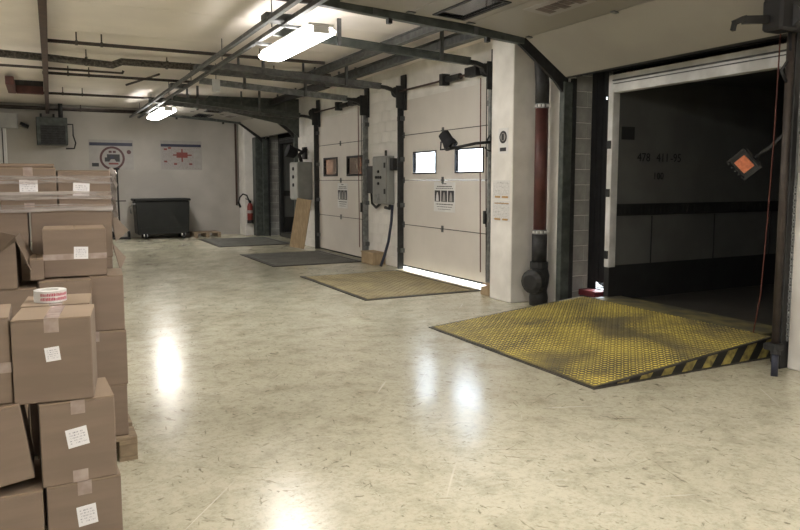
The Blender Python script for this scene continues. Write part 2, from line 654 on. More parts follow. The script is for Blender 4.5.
def blocks_negy(x0, x1, z0, z1, y, m, parent, bw=0.4, bh=0.2):
    meshes = {}
    k, z = 0, z0
    while z < z1 - 0.02:
        zt = min(z + bh, z1)
        x = x0 - (bw / 2 if k % 2 else 0)
        while x < x1 - 0.01:
            a, b_ = max(x, x0), min(x + bw, x1)
            if b_ - a > 0.03:
                key = (round(b_ - a, 3), round(zt - z, 3))
                if key not in meshes:
                    o = obj('block', box(nb(), a + 0.004, b_ - 0.004, y - 0.012, y, z + 0.004, zt - 0.004), m, parent, bevel=0.003)
                    meshes[key] = (o, a, z)
                else:
                    s, sa, sz = meshes[key]
                    o = s.copy()
                    C.objects.link(o)
                    o.parent = parent
                    o.location = s.location + Vector((a - sa, 0, z - sz))
            x += bw
        z = zt
        k += 1


blocks_negx(11.72, 13.08, 0, ZC, XW, 'block', wr)
blocks_negx(16.2, 17.45, 0, ZC, XW, 'block', wr)
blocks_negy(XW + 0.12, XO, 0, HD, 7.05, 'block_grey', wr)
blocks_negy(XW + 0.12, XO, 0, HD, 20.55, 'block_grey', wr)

# pillars standing proud of the right wall
for i, (x0, y0, y1, lb) in enumerate([(5.60, 7.60, 8.10, 'white painted pillar with notices beside the open loading bay'),
                                      (5.52, 20.95, YF, 'white pillar in the far corner behind the fire extinguisher')]):
    struct(obj('trim_%d' % (i + 1), box(nb(), x0, XW, y0, y1, 0, ZC), 'wall_white', bevel=0.012), lb, 'pillar')

# outside: apron, dark buffers are built with the bays
struct(obj('ground_outside', box(nb(), XO + 0.001, 60, -30, 60, -1.3, -1.15), 'asphalt'), 'grey asphalt yard outside the docks', 'ground')


# ------------------------------------------------------------------ sectional doors
def section_mesh(y0, y1, z0, z1, x, holes=(), t=0.045):
    """one door section in the plane facing -X (x = inner face); holes = (ya, yb, za, zb)"""
    bm = nb()
    if not holes:
        box(bm, x, x + t, y0, y1, z0, z1)
        return bm
    za, zb = holes[0][2], holes[0][3]
    box(bm, x, x + t, y0, y1, z0, za)
    box(bm, x, x + t, y0, y1, zb, z1)
    ys = [y0] + [v for h in sorted(holes) for v in h[:2]] + [y1]
    for a, b_ in zip(ys[::2], ys[1::2]):
        box(bm, x, x + t, a, b_, za, zb)
    return bm


def window_ring(bm, ya, yb, za, zb, x, w=0.035, t=0.02):
    for a, b_, c, d in ((ya - w, yb + w, za - w, za), (ya - w, yb + w, zb, zb + w), (ya - w, ya, za, zb), (yb, yb + w, za, zb)):
        box(bm, x - t, x + 0.05, a, b_, c, d)
    return bm


SEC = [0.055, 0.84, 1.665, 2.49, 3.13]


def closed_door(n, y0, y1, label, glass, rise=0.0):
    d = sthing('door_%d' % n, label, 'door', (XW, (y0 + y1) / 2, 0))
    x = XW - 0.005
    for k in range(4):
        z0, z1 = SEC[k] + 0.007, SEC[k + 1] - 0.007
        if k == 0:
            z0 += rise
        holes = []
        if k == 2:
            w = 0.78
            holes = [(y0 + 0.30, y0 + 0.30 + w, 1.80, 2.15), (y1 - 0.48 - w, y1 - 0.48, 1.80, 2.15)]
        sm = section_mesh(y0 + 0.0, y1 - 0.0, z0, z1, x, holes)
        s = obj('section', sm, 'door_panel', d)
        if k < 3:
            obj('groove_shade', box(nb(), x + 0.010, x + 0.04, y0 + 0.002, y1 - 0.002, z1 + 0.0005, z1 + 0.0135), 'dark_steel', s)  # closes the joint; the groove's shade is put into its dark colour
        for h in holes:
            f = obj('window_frame', window_ring(nb(), *h, x, 0.024 if n == 2 else 0.042), 'black', s, bevel=0.006)
            obj('pane', box(nb(), x + 0.018, x + 0.024, h[0], h[1], h[2], h[3]), glass, s)
        if k:
            for yy_ in (y0 + 0.09, (y0 + y1) / 2, y1 - 0.09):
                bm = nb()
                box(bm, x - 0.012, x, yy_ - 0.03, yy_ + 0.03, SEC[k] - 0.055, SEC[k] + 0.055)
                tube(bm, [(x - 0.016, yy_ - 0.035, SEC[k]), (x - 0.016, yy_ + 0.035, SEC[k])], 0.012, 6)
                obj('hinge', bm, 'dull_steel', s)
    obj('bottom_seal', box(nb(), x + 0.005, x + 0.04, y0 + 0.03, y1 - 0.03, SEC[0] - 0.025 + rise, SEC[0] + 0.004 + rise), 'black', d)
    obj('handle', bar(nb(), (x - 0.03, y0 + 0.15, 0.95), (x - 0.03, y0 + 0.15, 1.2), 0.02, 0.03), 'black', d)
    return d


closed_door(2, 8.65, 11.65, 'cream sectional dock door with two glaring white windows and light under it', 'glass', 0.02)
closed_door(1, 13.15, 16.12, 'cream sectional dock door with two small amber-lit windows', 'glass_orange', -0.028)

# the open doors: profile (x, z) from the header back under the ceiling
PROF = [(5.90, 2.94), (5.27, 3.36), (4.43, 3.44), (3.66, 3.475), (2.86, 3.51)]


def open_door(n, y0, y1, label):
    d = sthing('door_%d' % n, label, 'door', ((PROF[0][0] + PROF[-1][0]) / 2, (y0 + y1) / 2, PROF[0][1]))
    for k in range(4):
        a, b_ = Vector((PROF[k][0], 0, PROF[k][1])), Vector((PROF[k + 1][0], 0, PROF[k + 1][1]))
        dv = (b_ - a)
        Ln = dv.length
        dv.normalize()
        nrm = Vector((-dv.z, 0, dv.x))
        if nrm.z < 0:
            nrm = -nrm
        # local frame: u along y, v along the section, w upwards
        M = Matrix(((0, dv.x, nrm.x, a.x), (1, 0, 0, 0), (0, dv.z, nrm.z, a.z), (0, 0, 0, 1)))
        bm = nb()
        holes = []
        if k == 2:
            w = 0.82
            holes = [(y0 + 0.25, y0 + 0.25 + w), (y1 - 0.17 - w, y1 - 0.17)]
            va, vb = 0.16, 0.50
            box(bm, y0, y1, 0.004, va, 0, 0.045, M)
            box(bm, y0, y1, vb, Ln - 0.004, 0, 0.045, M)
            ys = [y0] + [v for h in holes for v in h] + [y1]
            for p, q in zip(ys[::2], ys[1::2]):
                box(bm, p, q, va, vb, 0, 0.045, M)
        else:
            box(bm, y0, y1, 0.004, Ln - 0.004, 0, 0.045, M)
        s = obj('section', bm, 'door_panel_shaded', d)
        for p, q in holes:
            bm = nb()
            wd = 0.035
            for aa, bb, cc, dd in ((p - wd, q + wd, va - wd, va), (p - wd, q + wd, vb, vb + wd), (p - wd, p, va, vb), (q, q + wd, va, vb)):
                box(bm, aa, bb, cc, dd, -0.012, 0.05, M)
            obj('window_frame', bm, 'black', s)
            obj('pane', box(nb(), p, q, va, vb, 0.012, 0.02, M), 'glass_ceiling', s)
        if k:
            for yq in (y0 + 0.08, (y0 + y1) / 2, y1 - 0.08):
                obj('hinge', box(nb(), yq - 0.03, yq + 0.03, -0.05, 0.05, -0.014, 0.0, M), 'dull_steel', s, bevel=0.004)
        if k == 1:
            pl = obj('pale_plate', box(nb(), y0 + 1.33, y0 + 2.05, 0.38, 0.72, -0.006, 0.0, M), 'sign_paper', s)  # pale plate with brown patches under the section
            for q in range(5):
                obj('brown_patch', box(nb(), y0 + 1.40 + q * 0.115, y0 + 1.50 + q * 0.115, 0.44 + 0.05 * (q % 2), 0.64, -0.008, -0.006, M), 'patch_brown', pl)
        if k == 0:
            obj('bottom_seal', box(nb(), y0, y1, -0.03, 0.005, 0.0, 0.045, M), 'black', d)
    return d


mat('glass_ceiling', (0.035, 0.036, 0.042), 0.08, col2=(0.03, 0.03, 0.036))
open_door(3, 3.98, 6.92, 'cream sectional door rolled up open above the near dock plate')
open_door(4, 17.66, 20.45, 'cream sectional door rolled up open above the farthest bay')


# door rails: vertical guide, bend and rising overhead rail
def arc(x0, z0, x1, z1, n=6):
    """quarter-like bend from vertical at (x0,z0) to the rail start (x1,z1)"""
    pts = []
    c = (x0, z1)
    for i in range(n + 1):
        t = i / n
        p = Vector((x0, z0)) * (1 - t) ** 2 + Vector(c) * 2 * t * (1 - t) + Vector((x1, z1)) * t * t
        pts.append((p.x, p.y))
    return pts


def door_rail(y, label, vmat, hmat, xend=2.68, zend=3.51, zc=3.36, wide=0.09, hang=(), ztop=3.08, xv=XW - 0.06):
    t = thing('door_rail', label, 'door rail', (xv, y, 0), group='overhead door rails')
    bm = nb()
    box(bm, xv - 0.035, xv + 0.055, y - wide / 2, y + wide / 2, 0.0, ztop)
    box(bm, xv - 0.065, xv - 0.035, y - wide / 2, y - wide / 2 + 0.025, 0.0, ztop)
    obj('guide', bm, vmat, t, bevel=0.004)
    bm = nb()
    pa = arc(xv, ztop - 0.05, xv - 0.42, zc)
    for p, q in zip(pa, pa[1:]):
        bar(bm, (p[0], y, p[1]), (q[0], y, q[1]), 0.06, 0.07, up=(0, 1, 0))
    obj('bend', bm, 'dark_steel', t)
    bm = nb()
    bar(bm, (xv - 0.40, y, zc), (xend, y, zend), 0.07, 0.09)
    bar(bm, (xv - 0.40, y, zc + 0.05), (xend, y, zend + 0.05), 0.10, 0.018)
    obj('overhead_rail', bm, hmat, t)
    for hx in hang:
        zr = zc + (zend - zc) * (xv - 0.4 - hx) / (xv - 0.4 - xend)
        bm = nb()
        box(bm, hx - 0.025, hx + 0.025, y - 0.062, y - 0.054, zr - 0.06, ZC)
        box(bm, hx - 0.025, hx - 0.017, y - 0.062, y - 0.03, zr - 0.06, ZC)
        obj('hanger', bm, 'dull_steel', t)
    for hz in (0.35, 1.2, 2.05, 2.8):
        obj('bracket', box(nb(), xv - 0.02, xv + 0.06, y - wide / 2 - 0.04, y + wide / 2 + 0.04, hz - 0.04, hz + 0.04), 'dull_steel', t)
    return t


door_rail(11.62, 'dark guide rail at the far side of the glaring-window door', 'dark_steel', 'dull_steel', hang=(3.4, 4.9))
door_rail(8.66, 'grey-green guide rail at the near side of the glaring-window door', 'galv', 'green_steel', hang=(3.55, 5.1))
door_rail(16.06, 'dark guide rail at the far side of the amber-window door', 'dark_steel', 'green_steel', zc=3.2, zend=3.44, hang=(3.2, 4.6))
door_rail(13.20, 'galvanised guide rail at the near side of the amber-window door', 'galv', 'galv', hang=(3.5, 4.7), zc=3.30, zend=3.47)


def open_rail(y, label, sgn):
    t = thing('door_rail', label, 'door rail', (5.95, y, 0), group='overhead door rails')
    obj('guide', box(nb(), XW - 0.10, XW + 0.04, y - 0.045, y + 0.045, 0, 2.9), 'green_steel', t, bevel=0.005)
    bm = nb()
    box(bm, XW + 0.04, XW + 0.10, y - 0.05, y + 0.14 * sgn + 0.05, 0, 2.95)
    obj('guard', bm, 'dark_steel', t)
    bm = nb()
    bar(bm, (5.97, y, 2.80), (5.27, y, 3.33), 0.07, 0.26, up=(0, 1, 0)) if False else None
    prism(bm, [(6.02, 2.70), (6.04, 3.05), (5.42, 3.50), (5.20, 3.44), (5.24, 3.32), (5.80, 2.92)], 'y', y - 0.02, y + 0.02)
    obj('bend', bm, 'dark_steel', t)
    bm = nb()
    bar(bm, (5.32, y, 3.36), (2.68, y, 3.53), 0.08, 0.10)
    bar(bm, (5.32, y, 3.42), (2.68, y, 3.59), 0.11, 0.02)
    obj('overhead_rail', bm, 'green_steel', t)
    for hx in (3.3, 4.6):
        zr = 3.36 + (5.32 - hx) * 0.064
        obj('hanger', box(nb(), hx - 0.025, hx + 0.025, y - 0.07 * sgn - 0.006, y - 0.07 * sgn + 0.006, zr - 0.05, ZC), 'dull_steel', t)
        obj('bracket', cbox(nb(), (hx + 0.2, y, zr - 0.07), (0.05, 0.06, 0.09)), 'dark_steel', t)
    return t


open_rail(7.05, 'dark green rail with black bend plate at pillar side of the near bay', 1)
open_rail(17.60, 'dark rail at the near side of the farthest bay', -1)
t = open_rail(20.5, 'dark rail at the far corner side of the farthest bay', 1)
obj('jamb_guard', box(nb(), 5.76, XW - 0.02, 20.62, 20.93, 0, 2.95), 'green_steel', t, bevel=0.01)


def torsion_shaft(y0, y1, label):
    x, z = XW - 0.13, 3.28
    t = thing('torsion_shaft', label, 'door shaft', (x, (y0 + y1) / 2, z), group='door shafts')
    obj('shaft', tube(nb(), [(x, y0 - 0.05, z), (x, y1 + 0.05, z)], 0.018, 8), 'beam_red', t, smooth=True)
    for y in (y0 + 0.02, y1 - 0.02):
        Mx = Matrix.Translation((x, y, z)) @ Matrix.Rotation(PI / 2, 4, 'X')
        obj('cable_drum', lathe(nb(), [(0.03, -0.07), (0.10, -0.06), (0.075, -0.03), (0.075, 0.03), (0.10, 0.06), (0.03, 0.07)], 16, Mx), 'dark_steel', t)
        bm = nb()
        box(bm, x - 0.07, XW - 0.02, y - 0.11, y - 0.085, z - 0.30, z + 0.10)
        box(bm, XW - 0.05, XW - 0.02, y - 0.17, y + 0.02, z - 0.34, z + 0.30)
        obj('bearing_plate', bm, 'dark_steel', t)
    ym = y0 + (y1 - y0) * 0.36
    bm = nb()
    tube(bm, [(x, ym - 0.30, z), (x, ym + 0.28, z)], 0.05, 10)
    box(bm, x - 0.09, x + 0.05, ym + 0.10, ym + 0.20, z - 0.09, z + 0.09)
    obj('spring_coupling', bm, 'dark_steel', t)
    tube_b = nb()
    box(tube_b, x - 0.10, x + 0.03, y0 + 0.20, y0 + 0.50, z - 0.06, z + 0.08)
    obj('gearbox', tube_b, 'dark_steel', t, bevel=0.01)
    return t


torsion_shaft(8.66, 11.62, 'rusty shaft with drums above the glaring-window door')
torsion_shaft(13.2, 16.06, 'rusty shaft with drums above the amber-window door')

# pull cords beside the doors
for y, x, lb in ((13.52, 5.985, 'pair of thin red pull cords hanging beside the amber windows'),
                 (8.95, 5.985, 'pair of thin red pull cords hanging beside the white window')):
    t = thing('hanging_ropes', lb, 'ropes', (x, y, 0.2))
    for dy, z0 in ((0, 0.25), (-0.16, 0.12)):
        obj('cord', tube(nb(), [(x, y + dy, 3.2), (x, y + dy - 0.01, 1.8), (x - 0.01, y + dy - 0.06, z0)], 0.009, 5), 'rope_red' if dy == 0 else 'pipe_dark', t)
    obj('cord_cleat', box(nb(), x - 0.03, XW - 0.01, y - 0.20, y - 0.14, 1.0, 1.2), 'dark_steel', t, bevel=0.005)

# ------------------------------------------------------------------ overhead steel along the doors
for (x, z, w, h, y0, y1, m, lb) in ((5.22, 3.60, 0.12, 0.13, 7.05, 13.3, 'dull_steel', 'dark steel beam under the ceiling nearest the doors'),
                                    (4.62, 3.63, 0.10, 0.11, 7.3, 13.0, 'dull_steel', 'grey double channel under the ceiling over the tan dock plate'),
                                    (5.25, 3.60, 0.12, 0.13, 13.4, 17.3, 'dark_steel', 'dark steel beam under the ceiling by amber-window door')):
    t = thing('ceiling_beam', lb, 'beam', (x, (y0 + y1) / 2, z))
    obj('web', box(nb(), x - 0.012, x + 0.012, y0, y1, z - h / 2, z + h / 2), m, t)
    for s in (-1, 1):
        obj('flange', box(nb(), x - w / 2, x + w / 2, y0, y1, z + s * h / 2 - 0.008, z + s * h / 2 + 0.008), m, t)
    for k in range(3):
        yk = y0 + 0.6 + k * (y1 - y0 - 1.2) / 2
        obj('hanger', box(nb(), x - 0.02, x + 0.02, yk - 0.004, yk + 0.004, z + h / 2, ZC), 'dull_steel', t)

# dark plate closing the roof above the farthest bay
bm = nb()
prism(bm, [(3.45, 3.45), (3.7, 3.68), (5.95, 3.72), (5.95, 2.75), (5.6, 3.05)], 'y', 17.16, 17.2)
tag(obj('roof_baffle', bm, 'green_steel'), 'dark green wedge panel hung above the farthest bay', 'panel')

# ------------------------------------------------------------------ ceiling pipes
def pipe(name, label, pts, r, m, cat='pipe', hooks=(), seg=8, clip=0.0):
    lo = min(p[2] for p in pts)
    t = thing(name, label, cat, ((pts[0][0] + pts[-1][0]) / 2, (pts[0][1] + pts[-1][1]) / 2, lo))
    obj('run', tube(nb(), pts, r, seg), m, t, smooth=True)
    for hx, hy, hz in hooks:
        bm = nb()
        box(bm, hx - 0.01, hx + 0.01, hy - 0.006, hy + 0.006, hz + r * 0.6, ZC)
        box(bm, hx - 0.018, hx + 0.018, hy - r - 0.006, hy + r + 0.006, hz - r - 0.005, hz + r + 0.004)
        obj('hanger', bm, m, t)
    return t


pipe('sprinkler_pipe', 'dark pipe crossing the ceiling just above the near lamp', [(1.2, 7.42, 3.6), (4.4, 7.42, 3.6)], 0.028, 'pipe_dark', hooks=[(2.2, 7.42, 3.6), (3.6, 7.42, 3.6)])
pipe('sprinkler_pipe', 'long dark pipe crossing the ceiling behind the near lamp', [(0.13, 11.08, 3.6), (4.3, 11.08, 3.6)], 0.026, 'pipe_dark', hooks=[(0.55, 11.08, 3.6), (0.88, 11.08, 3.6), (3.2, 11.08, 3.6)])
pipe('cable_bundle', 'rough grey bundled cable run kinked once under the ceiling',
     [(-1.6, 12.2, 3.58), (0.2, 12.35, 3.56), (1.15, 12.6, 3.555), (1.30, 12.6, 3.62), (2.6, 12.6, 3.62), (3.3, 12.6, 3.62), (5.0, 12.6, 3.62)], 0.058, 'cable_bundle', 'cable',
     hooks=[(0.75, 12.45, 3.56), (2.02, 12.6, 3.62), (3.9, 12.6, 3.62)])
pipe('sprinkler_pipe', 'thin dark pipe with a capped end left of the kinked cables', [(-1.8, 13.75, 3.6), (0.2, 13.75, 3.6), (1.42, 13.75, 3.595), (1.44, 13.75, 3.64)], 0.022, 'pipe_dark')
pipe('sprinkler_pipe', 'dark pipe ending at the light trunking beyond kinked cables', [(0.13, 14.35, 3.6), (2.75, 14.35, 3.6)], 0.026, 'pipe_dark', hooks=[(0.55, 14.35, 3.6), (0.9, 14.35, 3.6)])
pipe('sprinkler_pipe', 'dark pipe reaching towards the far lit lamp', [(0.13, 17.6, 3.6), (2.9, 17.6, 3.6)], 0.028, 'pipe_dark', hooks=[(0.55, 17.6, 3.6), (0.95, 17.6, 3.6)])
pipe('wall_pipe', 'dark pipe along the top of the far wall', [(-3.0, 21.5, 3.62), (3.6, 21.5, 3.62)], 0.05, 'pipe_dark', hooks=[(0.6, 21.5, 3.62), (1.1, 21.5, 3.62)])
pipe('stray_conduit', 'short dark conduit hanging askew under the ceiling', [(1.66, 15.4, 3.6), (2.08, 13.9, 3.64)], 0.022, 'pipe_dark')

# long I-beam running away from the viewer, and the red pipe meeting it
t = thing('ceiling_beam', 'reddish brown steel beam running lengthwise along the left ceiling', 'beam', (0.235, 13, 3.5))
obj('web', bar(nb(), (0.05, 4.0, 3.63), (0.275, YF - 0.02, 3.63), 0.02, 0.24), 'beam_red', t)
obj('flange', bar(nb(), (0.05, 4.0, 3.50), (0.275, YF - 0.02, 3.50), 0.085, 0.022), 'beam_red', t)
t = thing('ceiling_beam', 'red steel cross beam joining the lengthwise beam at left', 'beam', (-0.6, 16.6, 3.5))
obj('cross_arm', box(nb(), -0.35, 0.16, 16.78, 16.94, 3.48, 3.64), 'arm_red', t, bevel=0.01)
obj('side_arm', box(nb(), -0.50, -0.352, 15.4, 16.94, 3.48, 3.64), 'arm_red', t, bevel=0.01)
obj('top_plate', box(nb(), -0.50, 0.16, 16.8, 16.9, 3.64, ZC), 'dark_steel', t)

# lighting trunking: two rails running lengthwise, with boxes
t = thing('light_trunking', 'pair of grey trunking rails running lengthwise under the ceiling', 'trunking', (2.5, 13, 3.45))
for x in (2.38, 2.60):
    bm = nb()
    box(bm, x - 0.028, x + 0.028, 4.0, 21.4, 3.44, 3.452)
    box(bm, x - 0.028, x - 0.022, 4.0, 21.4, 3.452, 3.49)
    box(bm, x + 0.022, x + 0.028, 4.0, 21.4, 3.452, 3.49)
    obj('rail', bm, 'dull_steel', t)
for y in (7.9, 11.85, 14.3, 17.2):
    obj('junction_box', box(nb(), 2.33, 2.65, y - 0.10, y + 0.10, 3.455, 3.54), 'dull_steel', t, bevel=0.01)
for y in (8.1, 10.6, 13.0, 15.4, 18.0, 20.2):
    obj('rod', tube(nb(), [(2.49, y, 3.44), (2.49, y, ZC)], 0.008, 5), 'dull_steel', t)
t = thing('hanging_plate', 'small white plate hanging beside the lengthwise trunking', 'sign', (2.9, 12.85, 3.25))
obj('plate', box(nb(), 2.83, 2.97, 12.84, 12.86, 3.25, 3.47), 'white', t, bevel=0.004)
obj('rod', tube(nb(), [(2.9, 12.85, 3.46), (2.9, 12.85, ZC)], 0.008, 6), 'dull_steel', t)

# short lengths of cable tray between the door rails
for (p0, p1, lb) in (((2.68, 12.2, 3.50), (5.6, 12.2, 3.42), 'grey cable tray crossing between the two closed doors'),
                     ((2.6, 16.6, 3.40), (5.7, 16.6, 3.20), 'grey steel strut crossing in front of the farthest bay')):
    t = thing('cable_tray', lb, 'cable tray', p0)
    for dy in (-0.09, 0.09):
        obj('side_rail', bar(nb(), (p0[0], p0[1] + dy, p0[2]), (p1[0], p1[1] + dy, p1[2]), 0.015, 0.07), 'dull_steel', t)
    n = 12
    for k in range(n):
        f = (k + 0.5) / n
        q = Vector(p0).lerp(Vector(p1), f)
        obj('rung', box(nb(), q.x - 0.02, q.x + 0.02, q.y - 0.08, q.y + 0.08, q.z - 0.03, q.z - 0.02), 'dull_steel', t)
    for f in (0.15, 0.55, 0.9):
        q = Vector(p0).lerp(Vector(p1), f)
        obj('hanger', box(nb(), q.x - 0.02, q.x + 0.02, q.y - 0.102, q.y - 0.096, q.z - 0.05, ZC), 'dull_steel', t)


# ------------------------------------------------------------------ fluorescent fittings, some added as unseen fill
def lamp(x, y0, y1, z, label, cover=0.15):
    t = thing('ceiling_lamp', label, 'lamp', (x, (y0 + y1) / 2, z), group='twin-tube fluorescent fittings')
    obj('spine', box(nb(), x - cover, x + cover, y0 + 0.01, y1 - 0.01, z + 0.086, z + 0.12), 'white', t, bevel=0.006)
    bm = nb()
    prism(bm, [(x - 0.12, z + 0.085), (x + 0.12, z + 0.085), (x + 0.185, z + 0.05), (x + 0.17, z + 0.012), (x + 0.10, z - 0.012), (x - 0.10, z - 0.012), (x - 0.17, z + 0.012), (x - 0.185, z + 0.05)], 'y', y0 + 0.03, y1 - 0.03)
    obj('diffuser', bm, 'lamp_glow', t)
    for y in (y0 + 0.02, y1 - 0.02):
        obj('end_cap', box(nb(), x - 0.10, x + 0.10, y - 0.012, y + 0.012, z + 0.01, z + 0.09), 'white', t, bevel=0.01)
    for y in (y0 + 0.4, y1 - 0.4):
        obj('bracket', box(nb(), min(x, 2.58) - 0.02 if x < 3.2 and x > 2 else x - 0.02, x + 0.02, y - 0.02, y + 0.02, z + 0.118, 3.45 if 2 < x < 3.2 else ZC), 'dull_steel', t)
    return t


lamp(2.90, 7.55, 9.5, 3.30, 'brightly lit twin-tube ceiling lamp, the nearer and larger one')
lamp(2.78, 17.3, 19.7, 3.28, 'small brightly lit ceiling lamp near the far wall')
lamp(2.78, -3.4, -1.0, 3.30, 'lit ceiling lamp overhead behind the viewpoint')
lamp(1.9, 1.2, 3.6, 3.30, 'added unseen fill lamp overhead just above the frame')  # added fill, set off the lamp row to light the foreground
lamp(-2.6, -2.2, 0.2, 3.1, 'added unseen fill lamp at the left behind the viewpoint', 0.04)  # unseen lamp added on the left, open-topped to brighten the ceiling
lamp(-2.6, 5.0, 7.4, 3.1, 'added unseen fill lamp left of the near boxes', 0.04)  # added open-topped fill for the ceiling and the boxes
lamp(-2.6, 12.0, 14.4, 3.1, 'added unseen fill lamp left of the far wall signs', 0.04)  # added open-topped fill for the far part of the ceiling

# ------------------------------------------------------------------ dock plates
t = thing('dock_plate', 'yellow diamond-tread dock leveller ramp raised into the open trailer', 'dock plate', (3.87, 5.41, 0), group='dock plates')
X0, X1, Y0, Y1, ZT = 3.87, 6.06, 4.12, 6.70, 0.195
bm = nb()
prism(bm, [(X0, 0.004), (X1, ZT - 0.012), (X1, ZT), (X0, 0.016)], 'y', Y0, Y1)
obj('deck', bm, 'tread_deck', t)
bm = nb()
sl = (ZT - 0.016) / (X1 - X0)


def lug(bm, x, y, d, zf):
    L_, w, h = 0.024, 0.0095, 0.007
    u = Vector((1, d, 0)).normalized()
    v = Vector((-u.y, u.x, 0))
    c = Vector((x, y, 0))
    base = [c + u * L_, c + v * w, c - u * L_, c - v * w]
    vs = [bm.verts.new((p.x, p.y, zf(p.x) + 0.0005)) for p in base]
    top = bm.verts.new((x, y, zf(x) + h))
    for i in range(4):
        bm.faces.new((vs[i], vs[(i + 1) % 4], top))


nx, ny = int((X1 - X0) / 0.042), int((Y1 - Y0) / 0.042)
for i in range(nx):
    for j in range(ny):
        lug(bm, X0 + 0.03 + i * 0.042, Y0 + 0.02 + j * 0.042, 1 if (i + j) % 2 else -1, lambda x: 0.016 + sl * (x - X0))
o = obj('tread_lugs', bm, 'tread', t)
o['kind'] = 'stuff'
bm = nb()
prism(bm, [(X0 + 0.02, 0.001), (X1, 0.001), (X1, ZT - 0.014), (X0 + 0.06, 0.006)], 'y', Y0 + 0.004, Y0 + 0.016)
obj('side_skirt', bm, 'stripe', t)
bm = nb()
prism(bm, [(X0 + 0.02, 0.001), (X1, 0.001), (X1, ZT - 0.014), (X0 + 0.06, 0.006)], 'y', Y1 - 0.016, Y1 - 0.004)
obj('side_skirt', bm, 'stripe', t)
for yq_ in (Y0 - 0.006, Y1 + 0.006):
    obj('edge_angle', bar(nb(), (X0, yq_, 0.008), (X1, yq_, ZT - 0.006), 0.014, 0.022, up=(0, 1, 0)), 'kerb', t)
bm = nb()
prism(bm, [(X1 - 0.01, ZT - 0.014), (6.58, 0.165), (6.58, 0.18), (X1, ZT)], 'y', Y0 + 0.12, Y1 - 0.12)

mat('tread_lip', (0.26, 0.225, 0.10), 0.5, col2=(0.10, 0.095, 0.07), scale=4, detail=8)
if bm.is_valid:
    obj('lip', bm, 'tread_lip', t)
bm = nb()
tube(bm, [(X1, Y0 + 0.1, ZT - 0.012), (X1, Y1 - 0.1, ZT - 0.012)], 0.016, 8)
obj('lip_hinge', bm, 'kerb', t)
bm = nb()
box(bm, X0 - 0.035, X0, Y0 - 0.035, Y1 + 0.035, 0.0005, 0.010)
box(bm, X0, 6.02, Y0 - 0.035, Y0 - 0.015, 0.0005, 0.009)
box(bm, X0, 6.02, Y1 + 0.015, Y1 + 0.035, 0.0005, 0.009)
obj('pit_frame', bm, 'kerb', t)


def flat_plate(y0, y1, m, label, framed=True):
    t = thing('dock_plate', label, 'dock plate', (3.95, (y0 + y1) / 2, 0), group='dock plates')
    x0, x1 = 3.95, 5.86
    obj('deck', box(nb(), x0 + 0.05, x1, y0 + 0.05, y1 - 0.05, 0.0015, 0.014), m, t, bevel=0.003)
    bm = nb()
    box(bm, x0 - 0.02, x0 + 0.045, y0 - 0.03, y1 + 0.03, 0.001, 0.010)
    box(bm, x0 + 0.045, x1, y0 - 0.03, y0 + 0.045, 0.001, 0.010)
    box(bm, x0 + 0.045, x1, y1 - 0.045, y1 + 0.03, 0.001, 0.010)
    obj('pit_frame', bm, 'kerb', t)
    bm = nb()
    n1, n2 = 30, 42
    for i in range(n1):
        for j in range(n2):
            lug(bm, x0 + 0.08 + i * (x1 - x0 - 0.12) / n1, y0 + 0.08 + j * (y1 - y0 - 0.14) / n2, 1 if (i + j) % 2 else -1, lambda x: 0.014)
    o = obj('tread_lugs', bm, m, t)
    o['kind'] = 'stuff'
    obj('lip_hinge', tube(nb(), [(x1 - 0.12, y0 + 0.08, 0.012), (x1 - 0.12, y1 - 0.08, 0.012)], 0.010, 6), 'kerb', t)
    return t


flat_plate(8.70, 11.36, 'plate_tan', 'flat tan dock plate in front of the glaring-window door')
flat_plate(12.97, 15.46, 'plate_grey', 'flat dark grey dock plate in front of the amber-window door')
flat_plate(17.5, 20.1, 'plate_grey', 'flat dark dock plate at the farthest bay')

